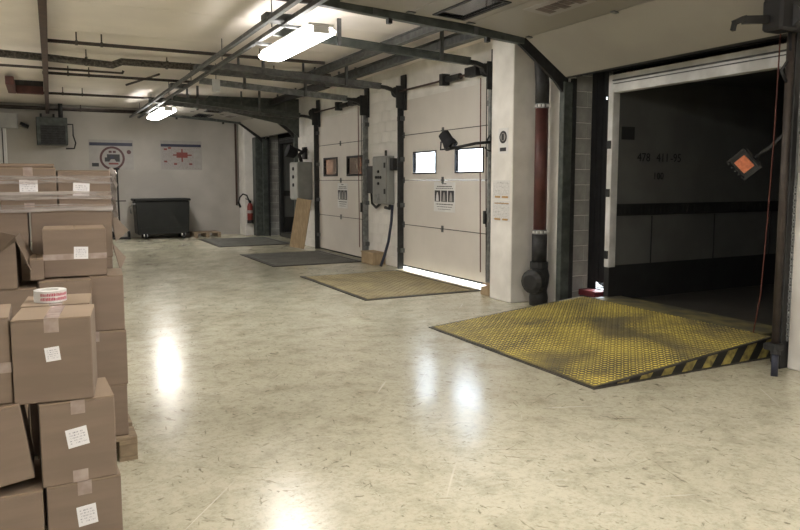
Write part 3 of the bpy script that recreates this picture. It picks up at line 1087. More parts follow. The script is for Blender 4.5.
# ------------------------------------------------------------------ trailers backed up to the bays
def trailer(y0, y1, label, x=6.34, text=False, Lx=7.5, fm='trailer_white'):
    zf, zt = 0.13, 3.0
    t = thing('trailer', label, 'trailer', (x + Lx / 2, (y0 + y1) / 2, zf), group='trailers at the dock')
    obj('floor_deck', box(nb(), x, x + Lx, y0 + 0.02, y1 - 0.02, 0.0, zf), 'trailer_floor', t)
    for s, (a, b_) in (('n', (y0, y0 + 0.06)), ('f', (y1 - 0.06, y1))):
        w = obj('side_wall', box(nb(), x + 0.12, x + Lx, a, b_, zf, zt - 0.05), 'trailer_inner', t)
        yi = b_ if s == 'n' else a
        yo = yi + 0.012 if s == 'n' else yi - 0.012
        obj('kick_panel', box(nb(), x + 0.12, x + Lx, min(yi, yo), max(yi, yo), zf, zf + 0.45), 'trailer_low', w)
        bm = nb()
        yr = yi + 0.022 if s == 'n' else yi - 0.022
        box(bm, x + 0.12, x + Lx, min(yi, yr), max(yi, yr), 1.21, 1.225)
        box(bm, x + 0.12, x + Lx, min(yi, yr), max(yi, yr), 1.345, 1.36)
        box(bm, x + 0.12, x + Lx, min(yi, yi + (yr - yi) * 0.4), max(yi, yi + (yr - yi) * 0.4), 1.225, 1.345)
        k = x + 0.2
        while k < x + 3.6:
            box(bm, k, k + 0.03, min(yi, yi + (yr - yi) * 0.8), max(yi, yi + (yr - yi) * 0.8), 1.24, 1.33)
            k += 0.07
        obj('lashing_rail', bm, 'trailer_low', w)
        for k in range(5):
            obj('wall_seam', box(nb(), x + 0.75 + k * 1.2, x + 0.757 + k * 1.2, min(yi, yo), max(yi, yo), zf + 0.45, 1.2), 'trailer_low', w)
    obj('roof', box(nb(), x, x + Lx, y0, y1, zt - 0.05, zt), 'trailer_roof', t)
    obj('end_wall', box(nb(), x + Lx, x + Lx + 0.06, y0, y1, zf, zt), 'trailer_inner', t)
    for a, b_ in ((y0, y0 + 0.085), (y1 - 0.085, y1)):
        p = obj('rear_post', box(nb(), x, x + 0.12, a, b_, 0.56, zt), fm, t, bevel=0.008)
        ym = (a + b_) / 2
        for hz in (0.72, 1.5, 2.1):
            obj('hinge', box(nb(), x - 0.02, x + 0.01, ym - 0.03, ym + 0.03, hz - 0.05, hz + 0.05), 'dark_steel', p, bevel=0.005)
        obj('post_foot', box(nb(), x + 0.01, x + 0.11, a, b_, 0.0, 0.56), 'trailer_low', t)
    li = obj('rear_lintel', box(nb(), x, x + 0.12, y0 + 0.085, y1 - 0.085, 2.735, zt), fm, t, bevel=0.006)
    obj('rain_gutter', box(nb(), x - 0.025, x, y0 + 0.09, y1 - 0.09, 2.872, 2.888), 'dull_steel', li)
    obj('rain_gutter', box(nb(), x - 0.015, x, y0 + 0.09, y1 - 0.09, 2.835, 2.845), 'dull_steel', li)
    if text:
        text_obj('wall_lettering', '478', 0.155, 'black', face_negy(6.79, y1 - 0.0725, 1.90), t)
        text_obj('wall_lettering', '411', 0.155, 'black', face_negy(7.13, y1 - 0.0725, 1.90), t)
        text_obj('wall_lettering', '-95', 0.155, 'black', face_negy(7.385, y1 - 0.0725, 1.90), t)
        text_obj('wall_lettering', '100', 0.13, 'black', face_negy(7.08, y1 - 0.0725, 1.67), t)
        obj('wall_notice', box(nb(), 6.52, 6.74, y1 - 0.066, y1 - 0.06, 2.17, 2.33), 'trailer_low', t)
    return t


trailer(4.18, 6.64, 'dark open trailer with white rear frame backed up to the near bay', text=True)
trailer(17.85, 20.15, 'dark open trailer backed up to the farthest bay', fm='trailer_low')

# trailer behind the amber-window door, closed
t = thing('trailer', 'orange-brown closed trailer glimpsed through the amber door windows', 'trailer', (10, 14.6, -1.1))
obj('body', box(nb(), 7.1, 14, 13.4, 15.9, -0.2, 2.9), 'white', t, bevel=0.02)
for a in (13.45, 14.67):
    d = obj('rear_door', box(nb(), 7.06, 7.1, a, a + 1.18, -0.1, 2.8), 'trailer_orange', t, bevel=0.01)
    obj('lock_rod', tube(nb(), [(7.03, a + 0.3, -0.1), (7.03, a + 0.3, 2.8)], 0.02, 6), 'dull_steel', d)
    obj('door_rib', box(nb(), 7.04, 7.06, a, a + 1.18, 1.93, 1.98), 'pipe_dark', d)
for yy in (13.7, 15.6):
    for xx in (12.2, 13.3):
        Mx = Matrix.Translation((xx, yy, -0.65)) @ Matrix.Rotation(PI / 2, 4, 'X')
        obj('wheel', lathe(nb(), [(0.2, -0.14), (0.46, -0.14), (0.5, -0.08), (0.5, 0.08), (0.46, 0.14), (0.2, 0.14)], 20, Mx), 'rubber', t)
obj('chassis', box(nb(), 7.3, 13.9, 14.2, 15.1, -0.62, -0.2), 'dark_steel', t)


# dock shelters: black curtains sealing the gap round the trailers
def shelter(y0, y1, t0, t1, label, gap):
    t = thing('dock_shelter', label, 'dock shelter', (XO, (y0 + y1) / 2, 0), group='black dock shelters')
    # far side curtain with a pinhole of daylight and a slot at its foot
    ya, yb = t1, y1 + 0.3
    x0, x1 = XO + 0.001, XO + 0.013
    bm = nb()
    if gap:
        hy, hz, hs = ya + 0.13, 2.68, 0.014
        box(bm, x0, x1, ya, yb, 0.33, hz)
        box(bm, x0, x1, ya, yb, hz + hs * 2, 3.6)
        box(bm, x0, x1, ya, hy, hz, hz + hs * 2)
        box(bm, x0, x1, hy + hs * 2, yb, hz, hz + hs * 2)
        box(bm, x0, x1, ya, ya + 0.03, -0.3, 0.33)
        box(bm, x0, x1, ya + 0.26, yb, 0.24, 0.33)
        box(bm, x0, x1, ya + 0.03, yb, -0.3, 0.24)
    else:
        box(bm, x0, x1, ya, yb, -0.3, 3.6)
    obj('side_curtain', bm, 'rubber', t)
    obj('side_curtain', box(nb(), x0, x1, y0 - 0.3, t0, -0.3, 3.6), 'rubber', t)
    obj('top_curtain', box(nb(), x0, x1, t0, t1, 3.0, 3.6), 'rubber', t)
    obj('bottom_curtain', box(nb(), x0, x1, t0, t1, -0.3, -0.002), 'rubber', t)
    for k in range(3):
        yk = ya + 0.09 + 0.1 * k
        obj('curtain_fold', box(nb(), x0 - 0.02, x0, yk, yk + 0.035, 0.36 if gap else 0, 2.62 if k == 0 else 3.1), 'rubber', t, bevel=0.008)
    return t


shelter(3.85, 7.05, 4.18, 6.64, 'black rubber shelter curtains round the near trailer', True)
shelter(17.55, 20.55, 17.85, 20.15, 'black rubber shelter curtains at the farthest bay', True)

t = thing('dock_buffer', 'red-capped dock buffer catching daylight at the trailer corner', 'buffer', (6.35, 6.85, 0))
obj('buffer_block', box(nb(), 6.26, 6.42, 6.70, 6.99, 0.0, 0.16), 'black', t, bevel=0.01)
obj('red_cap', box(nb(), 6.25, 6.43, 6.69, 7.0, 0.16, 0.235), 'buffer_red', t, bevel=0.01)

# ------------------------------------------------------------------ near bay: rainwater pipe, right post, lights
t = thing('drain_pipe', 'dark red rain pipe with heavy black cast iron foot beside white pillar', 'pipe', (5.99, 7.44, 0))
px, py = 5.86, 7.33
obj('red_pipe', tube(nb(), [(px, py, 0.98), (px, py, 2.62)], 0.085, 16), 'pipe_red', t, smooth=True)
obj('upper_pipe', tube(nb(), [(px, py, 2.62), (px, py, 2.9), (px - 0.0, py + 0.1, ZC)], 0.09, 16), 'dark_steel', t, smooth=True)
for z in (2.62, 0.98):
    c = obj('clamp', tube(nb(), [(px, py, z - 0.03), (px, py, z + 0.03)], 0.095, 16), 'galv', t)
    for k in range(5):
        a = PI + k * 0.55
        obj('clamp_bolt', cbox(nb(), (px + 0.098 * math.cos(a), py + 0.098 * math.sin(a), z), (0.025, 0.025, 0.03)), 'white', c)
obj('lower_pipe', tube(nb(), [(px, py, 0.55), (px, py, 0.95)], 0.10, 16), 'dark_steel', t, smooth=True)
obj('collar', lathe(nb(), [(0.10, 0.5), (0.12, 0.50), (0.12, 0.58), (0.10, 0.58)], 16, Matrix.Translation((px, py, 0))), 'dark_steel', t)
bm = nb()
lathe(bm, [(0.12, 0.0), (0.125, 0.1), (0.11, 0.2), (0.13, 0.3), (0.14, 0.4), (0.115, 0.5)], 16, Matrix.Translation((px, py, 0)))
obj('foot_bend', bm, 'dark_steel', t, smooth=True)
bm = nb()
Mh = Matrix.Translation((px - 0.12, py - 0.05, 0.33)) @ Matrix.Rotation(R(90), 4, 'Y') @ Matrix.Rotation(R(-20), 4, 'X')
lathe(bm, [(0.10, -0.10), (0.16, -0.06), (0.17, 0.02), (0.13, 0.06)], 16, Mh)
obj('access_cover', bm, 'dark_steel', t, bevel=0.006)

# white jamb strip and dark guard of the near bay
struct(obj('trim_3', box(nb(), XW - 0.03, XW + 0.1, 7.18, 7.36, 0, HD + 0.1), 'wall_white', bevel=0.008), 'white jamb strip right of the red rain pipe', 'jamb')
# notices on the pillar (face towards the room, x = 5.60)
def sheet(name, label, x, y0, y1, z0, z1, m='notice_print', cat='notice', t=0.004, bits=()):
    """paper on a surface facing -X"""
    e = thing(name, label, cat, (x, (y0 + y1) / 2, z0))
    M_ = box(nb(), x - t, x, y0, y1, z0, z1)
    p = obj('paper', M_, m, e)
    for nm, a, b_, c, d, mm in bits:
        obj(nm, box(nb(), x - t - 0.002, x - t, a, b_, c, d), mm, e)
    return e


print_material('notice_side', (0.66, 0.65, 0.63), (0.20, 0.19, 0.18), 14, 0.45, 0.05)
# the generated axes of a sheet facing -X run along y: swap for those materials
for nm in ('notice_side',):
    for n in MATS[nm].node_tree.nodes:
        if n.type == 'SEPXYZ':
            for l in list(MATS[nm].node_tree.links):
                if l.from_node == n and l.from_socket.name == 'X':
                    to = l.to_socket
                    MATS[nm].node_tree.links.remove(l)
                    MATS[nm].node_tree.links.new(n.outputs[1], to)

e = sheet('pillar_sticker', 'small sticker with dark round emblem high on the white pillar', 5.598, 7.70, 7.92, 2.02, 2.36, 'white', 'sticker')
bm = nb()
Me = Matrix.Translation((5.592, 7.81, 2.24)) @ Matrix.Rotation(R(90), 4, 'Y')
lathe(bm, [(0.085, 0.0), (0.085, 0.002)], 18, Me)
obj('emblem', bm, 'dark_ink', e)
bm = nb()
lathe(bm, [(0.055, -0.004), (0.055, 0.0)], 14, Me)
obj('emblem_centre', bm, 'sign_paper', e)
obj('emblem_figure', cbox(nb(), (5.586, 7.81, 2.24), (0.003, 0.05, 0.09)), 'dark_ink', e)
obj('sticker_text', box(nb(), 5.591, 5.594, 7.74, 7.88, 2.05, 2.10), 'dark_ink', e)
sheet('pillar_notice', 'upper cream notice with ochre lines on the white pillar', 5.598, 7.64, 8.04, 1.40, 1.66, 'notice_side',
      bits=[('ochre_line', 7.68, 7.82, 1.42, 1.445, 'ochre'), ('ochre_line', 7.86, 7.98, 1.42, 1.445, 'ochre')])
sheet('pillar_notice', 'lower cream notice with ochre lines on the white pillar', 5.598, 7.64, 8.04, 1.10, 1.385, 'notice_side',
      bits=[('ochre_line', 7.68, 7.80, 1.115, 1.14, 'ochre'), ('ochre_line', 7.85, 7.99, 1.115, 1.14, 'ochre'), ('ochre_line', 7.66, 8.0, 1.34, 1.352, 'ochre')])

# posters on the closed doors
def poster(y0, y1, z0, z1, label):
    x = XW - 0.006
    e = sheet('door_poster', label, x, y0, y1, z0, z1, 'white', 'poster', 0.003)
    w, h = y1 - y0, z1 - z0
    for k in range(3):
        a = y0 + w * (0.05 + k * 0.32)
        pic = obj('picture', box(nb(), x - 0.005, x - 0.003, a, a + w * 0.27, z0 + h * 0.34, z0 + h * 0.72), 'dark_ink', e)
        cy = a + w * 0.135
        bm = nb()
        prism(bm, [(cy - w * 0.07, z0 + h * 0.36), (cy + w * 0.07, z0 + h * 0.36), (cy + w * 0.05, z0 + h * 0.55), (cy + w * 0.02, z0 + h * 0.66), (cy - w * 0.02, z0 + h * 0.66), (cy - w * 0.05, z0 + h * 0.55)], 'x', x - 0.0065, x - 0.005)
        obj('figure', bm, 'sign_paper' if k != 2 else 'white', pic)
    for zz, hh, ww in ((0.84, 0.03, 0.7), (0.78, 0.02, 0.8), (0.93, 0.03, 0.2), (0.24, 0.03, 0.8), (0.16, 0.02, 0.7), (0.08, 0.015, 0.6)):
        bm = nb()
        a = y0 + w * (0.5 - ww / 2)
        while a < y0 + w * (0.5 + ww / 2):
            b_ = min(a + w * random.uniform(0.05, 0.12), y0 + w * (0.5 + ww / 2))
            box(bm, x - 0.0045, x - 0.003, a, b_, z0 + h * zz, z0 + h * (zz + hh))
            a = b_ + w * 0.02
        obj('text_line', bm, 'dark_ink', e)
    return e


poster(9.75, 10.44, 1.13, 1.63, 'white poster with three dark pictures on the glaring-window door')
poster(14.25, 14.83, 1.04, 1.60, 'white poster with three dark pictures on the amber-window door')

# floodlight on a jointed arm by the glaring-window door
t = thing('dock_light', 'black floodlight on an arm before the glaring-window door', 'lamp', (6.0, 8.62, 2.2))
obj('wall_plate', box(nb(), 5.93, 6.0, 8.56, 8.64, 2.08, 2.34), 'dark_steel', t, bevel=0.006)
obj('arm', tube(nb(), [(5.95, 8.60, 2.22), (5.72, 8.66, 2.20), (5.47, 8.97, 2.13)], 0.022, 8), 'black', t, smooth=True)
bm = nb()
for k in range(14):
    pass
tube(bm, [(5.93, 8.56 + 0.02 * math.cos(k), 2.20 + 0.12 * math.sin(2 * PI * k / 12)) if False else
          (5.90 + 0.02 * math.sin(k), 8.58 + 0.09 * math.cos(2 * PI * k / 12), 2.20 + 0.11 * math.sin(2 * PI * k / 12)) for k in range(12)], 0.012, 6)
obj('cable_loop', bm, 'black', t)
ax = Vector((0.25, -0.55, -0.8)).normalized()
Mh = Matrix.Translation((5.46, 9.03, 2.25)) @ ax.to_track_quat('Z', 'Y').to_matrix().to_4x4()
obj('head', lathe(nb(), [(0.05, -0.15), (0.085, -0.13), (0.09, 0.0), (0.105, 0.05), (0.11, 0.11)], 16, Mh), 'rubber', t, smooth=False)
obj('lens', lathe(nb(), [(0.095, 0.111), (0.09, 0.118)], 16, Mh), 'glass_ceiling', t)
obj('yoke', tube(nb(), [(5.46, 8.98, 2.13), (5.40, 9.14, 2.12), (5.42, 9.16, 2.24)], 0.014, 6), 'black', t)

# floodlight with orange lens at the near bay
t = thing('dock_light', 'square floodlight with orange lens on an arm by the open trailer', 'lamp', (5.8, 3.85, 1.7))
hc = Vector((5.66, 4.2, 1.80))
to_cam = (Vector((0, 0, 1.65)) - hc).normalized()
zq = (to_cam + Vector((-0.1, 0.2, -0.25))).normalized()
xq = Vector((0, 0, 1)).cross(zq).normalized()
yq = zq.cross(xq)
Mq = Matrix(((xq.x, yq.x, zq.x, hc.x), (xq.y, yq.y, zq.y, hc.y), (xq.z, yq.z, zq.z, hc.z), (0, 0, 0, 1))) @ Matrix.Rotation(R(40), 4, 'Z')
obj('housing', box(nb(), -0.085, 0.085, -0.105, 0.105, -0.10, 0.0, Mq), 'dark_steel', t, bevel=0.012)
bm = nb()
for k in range(5):
    box(bm, -0.10 - 0.0, -0.085, -0.09 + k * 0.042, -0.075 + k * 0.042, -0.10, 0.01, Mq)
box(bm, -0.095, 0.095, -0.115, -0.095, -0.02, 0.012, Mq)
box(bm, -0.095, 0.095, 0.095, 0.115, -0.02, 0.012, Mq)
obj('cooling_fins', bm, 'dark_steel', t)
obj('lens', box(nb(), -0.055, 0.06, -0.065, 0.065, 0.0, 0.012, Mq), 'orange_lens', t, bevel=0.004)
obj('arm', tube(nb(), [tuple(hc + Vector((0.08, -0.03, 0.05))), (5.80, 4.05, 1.95), (5.80, 3.80, 2.16)], 0.018, 8), 'dark_steel', t, smooth=True)
obj('wall_plate', box(nb(), 5.78, 5.9, 3.74, 3.80, 2.05, 2.28), 'dark_steel', t)

# right post group at the near jamb
t = thing('door_rail', 'dark guide rail and post at the right edge of the open bay', 'door rail', (5.8, 3.86, 0), group='overhead door rails')
obj('guide', box(nb(), 5.86, 6.04, 3.88, 3.965, 0.0, 3.1), 'dull_steel', t, bevel=0.005)
obj('guard', box(nb(), 5.72, 6.04, 3.80, 3.88, 0.0, 3.2), 'dark_steel', t, bevel=0.006)
obj('side_post', tube(nb(), [(5.70, 3.84, 0.06), (5.70, 3.84, 3.3)], 0.032, 10), 'pipe_dark', t, smooth=True)
bm = nb()
prism(bm, [(6.02, 2.70), (6.04, 3.05), (5.42, 3.50), (5.20, 3.44), (5.24, 3.32), (5.80, 2.92)], 'y', 3.90, 3.94)
obj('bend', bm, 'dark_steel', t)
obj('overhead_rail', bar(nb(), (5.32, 3.92, 3.36), (2.68, 3.92, 3.53), 0.08, 0.10), 'green_steel', t)
obj('hanger', box(nb(), 4.58, 4.63, 3.90, 3.91, 3.40, ZC), 'dull_steel', t)
obj('foot_clamp', cbox(nb(), (5.68, 3.84, 0.20), (0.13, 0.12, 0.06)), 'dark_steel', t, bevel=0.01)
t = thing('floor_bolt', 'dark blue steel stub at the foot of the right post', 'bolt', (5.47, 3.68, 0))
obj('stub', tube(nb(), [(5.47, 3.68, 0.0), (5.50, 3.70, 0.20)], 0.028, 10), 'blue_post', t, smooth=True)
obj('collar', tube(nb(), [(5.497, 3.698, 0.18), (5.503, 3.702, 0.215)], 0.04, 10), 'dark_steel', t)
# hand chain
t = thing('hand_chain', 'steel hand chain hanging beside the right post', 'chain', (5.72, 3.74, 0.25))
z = 0.28
k = 0
while z < 3.0:
    if z < 1.6:
        bm = nb()
        a = (k % 2) * PI / 2
        pts = [(5.72 + 0.012 * math.cos(q) * math.cos(a), 3.745 + 0.012 * math.cos(q) * math.sin(a), z + 0.02 * math.sin(q)) for q in [i * PI / 3 for i in range(7)]]
        tube(bm, pts, 0.005, 4, caps=False)
        obj('link', bm, 'galv', t)
    z += 0.028
    k += 1
obj('upper_chain', tube(nb(), [(5.72, 3.745, 1.6), (5.72, 3.745, 3.1)], 0.010, 5), 'dull_steel', t)
# pull rope
tag(obj('pull_rope', tube(nb(), [(5.76, 3.98, 3.0), (5.77, 4.0, 2.0), (5.82, 4.06, 1.2), (5.88, 4.13, 0.6), (5.86, 4.17, 0.24)], 0.0065, 6), 'rope_red', smooth=True), 'thin red rope dangling in front of the open trailer', 'rope')
# gear motor of the open door
t = thing('door_motor', 'dark door motor with hooked bracket at the top right', 'motor', (5.3, 3.75, 2.85))
obj('motor_body', tube(nb(), [(5.42, 3.70, 2.98), (5.68, 3.80, 2.98)], 0.10, 14), 'black', t)
obj('gear_case', box(nb(), 5.30, 5.52, 3.66, 3.84, 2.86, 3.12), 'black', t, bevel=0.02)
bm = nb()
bar(bm, (5.36, 3.78, 2.96), (5.06, 3.82, 2.93), 0.05, 0.06)
bar(bm, (5.08, 3.82, 2.95), (4.96, 3.83, 2.90), 0.04, 0.04)
bar(bm, (4.97, 3.83, 2.91), (4.95, 3.83, 2.84), 0.03, 0.03)
obj('hook_bracket', bm, 'dark_steel', t)
obj('motor_cable', tube(nb(), [(5.62, 3.80, 2.9), (5.70, 3.84, 2.7), (5.62, 3.86, 2.58), (5.70, 3.84, 2.45)], 0.014, 6), 'black', t, smooth=True)
obj('mount', box(nb(), 5.5, 5.72, 3.72, 3.82, 2.95, 3.2), 'dark_steel', t)

# notice boards on the near wall at the right edge
struct(obj('trim_4', box(nb(), 5.80, XW, -3.0, 3.79, 0, 2.25), 'wall_white', bevel=0.01), 'white wall lining at right edge of the photograph', 'wall panel')
t = thing('bay_number', 'pale bay number sign at the right edge beside the post', 'sign', (5.8, 3.6, 1.75))
obj('plate', box(nb(), 5.794, 5.80, 3.40, 3.785, 1.72, 2.1), 'sign_paper', t)
text_obj('numeral', '3', 0.16, 'dark_ink', face_negx(5.792, 3.78, 1.86), t)

# ------------------------------------------------------------------ between the doors: control boxes, hose, plank
t = thing('control_box', 'grey control cabinet on white blocks between the closed doors', 'control box', (5.9, 12.3, 1.2))
Xc = 5.90
obj('cabinet', box(nb(), Xc, XW - 0.02, 11.93, 12.62, 1.20, 2.13), 'grey_box', t, bevel=0.008)
d = obj('cabinet_door', box(nb(), Xc - 0.02, Xc, 11.99, 12.60, 1.23, 2.10), 'grey_box', t, bevel=0.006)
for zz in (1.45, 1.95):
    obj('latch', box(nb(), Xc - 0.035, Xc - 0.02, 12.02, 12.07, zz - 0.05, zz + 0.05), 'black', d)
for (yy, zz) in ((12.42, 1.72), (12.32, 1.72), (12.22, 1.72), (12.32, 1.83), (12.32, 1.60)):
    Mx = Matrix.Translation((Xc - 0.02, yy, zz)) @ Matrix.Rotation(R(-90), 4, 'Y')
    obj('push_button', lathe(nb(), [(0.028, 0.0), (0.028, 0.02), (0.018, 0.028)], 10, Mx), 'black', d)
obj('rating_plate', box(nb(), Xc - 0.024, Xc - 0.02, 12.28, 12.50, 1.27, 1.40), 'galv', d)
sw = obj('switch_box', box(nb(), 5.93, XW - 0.02, 12.70, 12.98, 1.40, 1.95), 'dark_steel', t, bevel=0.01)
obj('side_isolator', box(nb(), 5.93, XW - 0.02, 11.80, 11.925, 1.85, 2.08), 'dark_steel', t, bevel=0.01)
obj('cable_gland', tube(nb(), [(5.97, 12.85, 1.40), (5.97, 12.82, 1.2), (5.96, 12.6, 1.12), (5.95, 12.4, 1.2)], 0.025, 8), 'dark_steel', t, smooth=True)
obj('cable_gland', tube(nb(), [(5.96, 11.98, 1.2), (5.95, 11.99, 1.12), (5.94, 12.15, 1.14)], 0.03, 8), 'dark_steel', t, smooth=True)
obj('conduit', tube(nb(), [(5.98, 12.2, 2.13), (5.98, 12.2, 2.24)], 0.025, 8), 'dark_steel', t)
tag(obj('hose', tube(nb(), [(5.92, 11.80, 1.2), (5.90, 11.80, 0.9), (5.85, 11.83, 0.5), (5.78, 11.87, 0.22), (5.72, 11.90, 0.03)], 0.028, 8), 'blue_post', smooth=True), 'dark hose hanging from the control cabinet to floor', 'hose')
t = thing('floor_box', 'small tan box on the floor below the control cabinet', 'box', (5.86, 12.55, 0))
obj('body', box(nb(), 5.74, 6.02, 12.3, 12.85, 0.0, 0.22), 'wood', t, bevel=0.008)
obj('lid', box(nb(), 5.73, 6.025, 12.29, 12.86, 0.22, 0.245), 'wood', t, bevel=0.004)
t = thing('wood_block', 'small wood chock at the foot of the white pillar', 'wood block', (5.72, 8.32, 0))
obj('chock', prism(nb(), [(8.2, 0), (8.42, 0), (8.40, 0.12), (8.22, 0.16)], 'x', 5.66, 5.78), 'wood', t, bevel=0.006)
obj('top_strip', box(nb(), 5.67, 5.77, 8.24, 8.38, 0.150, 0.17), 'wood_edge', t)

t = thing('control_box', 'pale control cabinet above the leaning plank beyond the amber-window door', 'control box', (5.85, 16.7, 1.2))
obj('cabinet', box(nb(), 5.66, XW - 0.02, 16.45, 17.05, 1.18, 2.12), 'grey_box', t, bevel=0.01)
d = obj('cabinet_door', box(nb(), 5.64, 5.66, 16.47, 17.03, 1.21, 2.09), 'pale_box', t, bevel=0.006)
for zz in (1.55, 1.75, 1.95):
    obj('push_button', cbox(nb(), (5.63, 16.75, zz), (0.02, 0.10, 0.08)), 'black', d, bevel=0.006)
obj('cable_gland', tube(nb(), [(5.8, 16.6, 2.12), (5.75, 16.6, 2.3), (5.9, 16.5, 2.45)], 0.05, 8), 'black', t, smooth=True)
t = thing('dock_light', 'folded black floodlight above the pale control cabinet', 'lamp', (5.95, 16.9, 2.3))
Mh = Matrix.Translation((5.55, 16.6, 2.36)) @ Matrix.Rotation(R(-70), 4, 'Y')
obj('head', lathe(nb(), [(0.06, -0.14), (0.12, -0.1), (0.15, 0.02), (0.16, 0.12)], 14, Mh), 'rubber', t)
obj('arm', tube(nb(), [(6.0, 16.9, 2.35), (5.75, 16.8, 2.45), (5.58, 16.62, 2.36)], 0.03, 8), 'black', t)
obj('wall_plate', box(nb(), 5.96, XW - 0.02, 16.8, 17.0, 2.2, 2.5), 'dark_steel', t)

t = thing('wooden_plank', 'pale wooden board leaning beside the amber-window door', 'plank', (5.45, 16.2, 0))
Mp = Matrix.Translation((5.50, 16.16, 0.03)) @ Matrix.Rotation(R(42), 4, 'Z') @ Matrix.Rotation(R(7), 4, 'Y') @ Matrix.Rotation(R(7), 4, 'X')
obj('board', box(nb(), -0.015, 0.015, -0.20, 0.20, 0.0, 1.2, Mp), 'wood', t, bevel=0.004)
obj('end_batten', box(nb(), 0.015, 0.035, -0.17, 0.17, 1.02, 1.10, Mp), 'wood', t)

# ------------------------------------------------------------------ far corner: extinguisher and wall things
t = thing('fire_extinguisher', 'red fire extinguisher with looped hose on the far corner pillar', 'extinguisher', (5.63, 20.82, 0.3))
ex, ey = 5.63, 20.84
obj('cylinder', lathe(nb(), [(0.06, 0.28), (0.085, 0.31), (0.085, 0.78), (0.06, 0.86), (0.03, 0.90)], 16, Matrix.Translation((ex, ey, 0.1))), 'ext_red', t, smooth=True)
obj('base_ring', lathe(nb(), [(0.086, 0.36), (0.088, 0.37), (0.088, 0.44), (0.086, 0.45)], 16, Matrix.Translation((ex, ey, 0.02))), 'black', t)
obj('label_band', lathe(nb(), [(0.0865, 0.58), (0.087, 0.59), (0.087, 0.66), (0.0865, 0.67)], 16, Matrix.Translation((ex, ey, 0.1))), 'sign_paper', t)
obj('valve', box(nb(), ex - 0.03, ex + 0.03, ey - 0.05, ey + 0.02, 0.98, 1.06), 'black', t, bevel=0.006)
obj('lever', bar(nb(), (ex, ey, 1.07), (ex - 0.14, ey - 0.03, 1.12), 0.02, 0.02), 'black', t)
obj('hose', tube(nb(), [(ex - 0.02, ey - 0.02, 1.02), (ex - 0.1, ey - 0.04, 1.22), (ex - 0.22, ey - 0.05, 1.26), (ex - 0.32, ey - 0.05, 1.16), (ex - 0.36, ey - 0.05, 1.0), (ex - 0.33, ey - 0.05, 0.92)], 0.022, 8), 'black', t, smooth=True)
obj('horn', tube(nb(), [(ex - 0.36, ey - 0.05, 1.02), (ex - 0.30, ey - 0.05, 0.86)], [0.02, 0.035], 8), 'black', t)
obj('bracket', box(nb(), ex - 0.05, ex + 0.05, ey + 0.07, 20.95, 0.7, 0.74), 'dull_steel', t)

pipe('wall_conduit', 'thin rusty conduit down the far wall corner', [(5.42, 21.58, 3.5), (5.42, 21.58, 0.9)], 0.03, 'beam_red')

# unit heater
t = thing('unit_heater', 'dark louvred unit heater high on the far wall at left', 'heater', (0.36, 21.4, 2.6))
hx0, hx1, hz0, hz1 = -0.02, 0.74, 2.62, 3.36
bm = nb()
box(bm, hx0, hx1, 21.15, YF - 0.01, hz0, hz1)
obj('case', bm, 'green_steel', t, bevel=0.015)
f = obj('louvre_frame', box(nb(), hx0 + 0.10, hx1 - 0.06, 21.13, 21.15, hz0 + 0.02, hz1 - 0.22), 'dark_steel', t)
for k in range(7):
    zz = hz0 + 0.07 + k * 0.065
    obj('louvre', box(nb(), hx0 + 0.12, hx1 - 0.08, 21.10, 21.135, zz, zz + 0.02, None), 'dark_steel', f)
obj('flue', tube(nb(), [(hx1 - 0.15, 21.4, hz1), (hx1 - 0.15, 21.4, ZC)], 0.06, 10), 'dark_steel', t)
obj('gas_pipe', tube(nb(), [(hx1, 21.4, 3.2), (hx1 + 0.14, 21.4, 3.2), (hx1 + 0.14, 21.4, 2.9), (hx1 + 0.2, 21.5, 2.7), (hx1 + 0.16, 21.55, 2.55), (hx1 - 0.05, 21.55, 2.55)], 0.02, 6), 'dark_steel', t)
for xx in (hx0 + 0.1, hx1 - 0.35):
    obj('bracket', box(nb(), xx, xx + 0.05, 21.3, YF, hz1, hz1 + 0.1), 'dark_steel', t)

# the two signs on the far wall
t = thing('wall_sign', 'pale wall sign with blue bar and ringed vehicle emblem above boxes', 'sign', (1.85, YF, 2.0))
obj('board', box(nb(), 1.27, 2.45, YF - 0.02, YF, 1.98, 2.82), 'sign_paper', t)
obj('header_bar', box(nb(), 1.29, 2.43, YF - 0.024, YF - 0.02, 2.65, 2.74), 'blue_ink', t)
cx_, cz_ = 1.88, 2.30
My = Matrix.Translation((cx_, YF - 0.02, cz_)) @ Matrix.Rotation(R(90), 4, 'X')
bm = nb()
n = 36
for k in range(n):
    a0, a1 = 2 * PI * k / n, 2 * PI * (k + 1) / n
    q = [(math.cos(a), math.sin(a)) for a in (a0, a1)]
    v = [bm.verts.new((cx_ + r_ * c[0], YF - 0.025, cz_ + r_ * c[1])) for r_, c in ((0.335, q[0]), (0.335, q[1]), (0.275, q[1]), (0.275, q[0]))]
    w = [bm.verts.new((p.co.x, YF - 0.02, p.co.z)) for p in v]
    bm.faces.new(v)
    bm.faces.new((v[0], v[1], w[1], w[0]))
    bm.faces.new((v[2], v[3], w[3], w[2]))
obj('ring', bm, 'ring_ink', t)
em = obj('emblem', prism(nb(), [(cx_ - 0.20, cz_ - 0.10), (cx_ - 0.20, cz_ + 0.02), (cx_ - 0.14, cz_ + 0.02), (cx_ - 0.14, cz_ + 0.11), (cx_ + 0.20, cz_ + 0.11), (cx_ + 0.20, cz_ - 0.10), (cx_ + 0.10, cz_ - 0.10), (cx_ + 0.06, cz_ - 0.03), (cx_ - 0.04, cz_ - 0.03), (cx_ - 0.08, cz_ - 0.10)], 'y', YF - 0.024, YF - 0.02), 'dark_ink', t)
obj('emblem_spot', box(nb(), cx_ - 0.05, cx_ + 0.03, YF - 0.026, YF - 0.022, cz_ - 0.01, cz_ + 0.07), 'blue_ink', em)
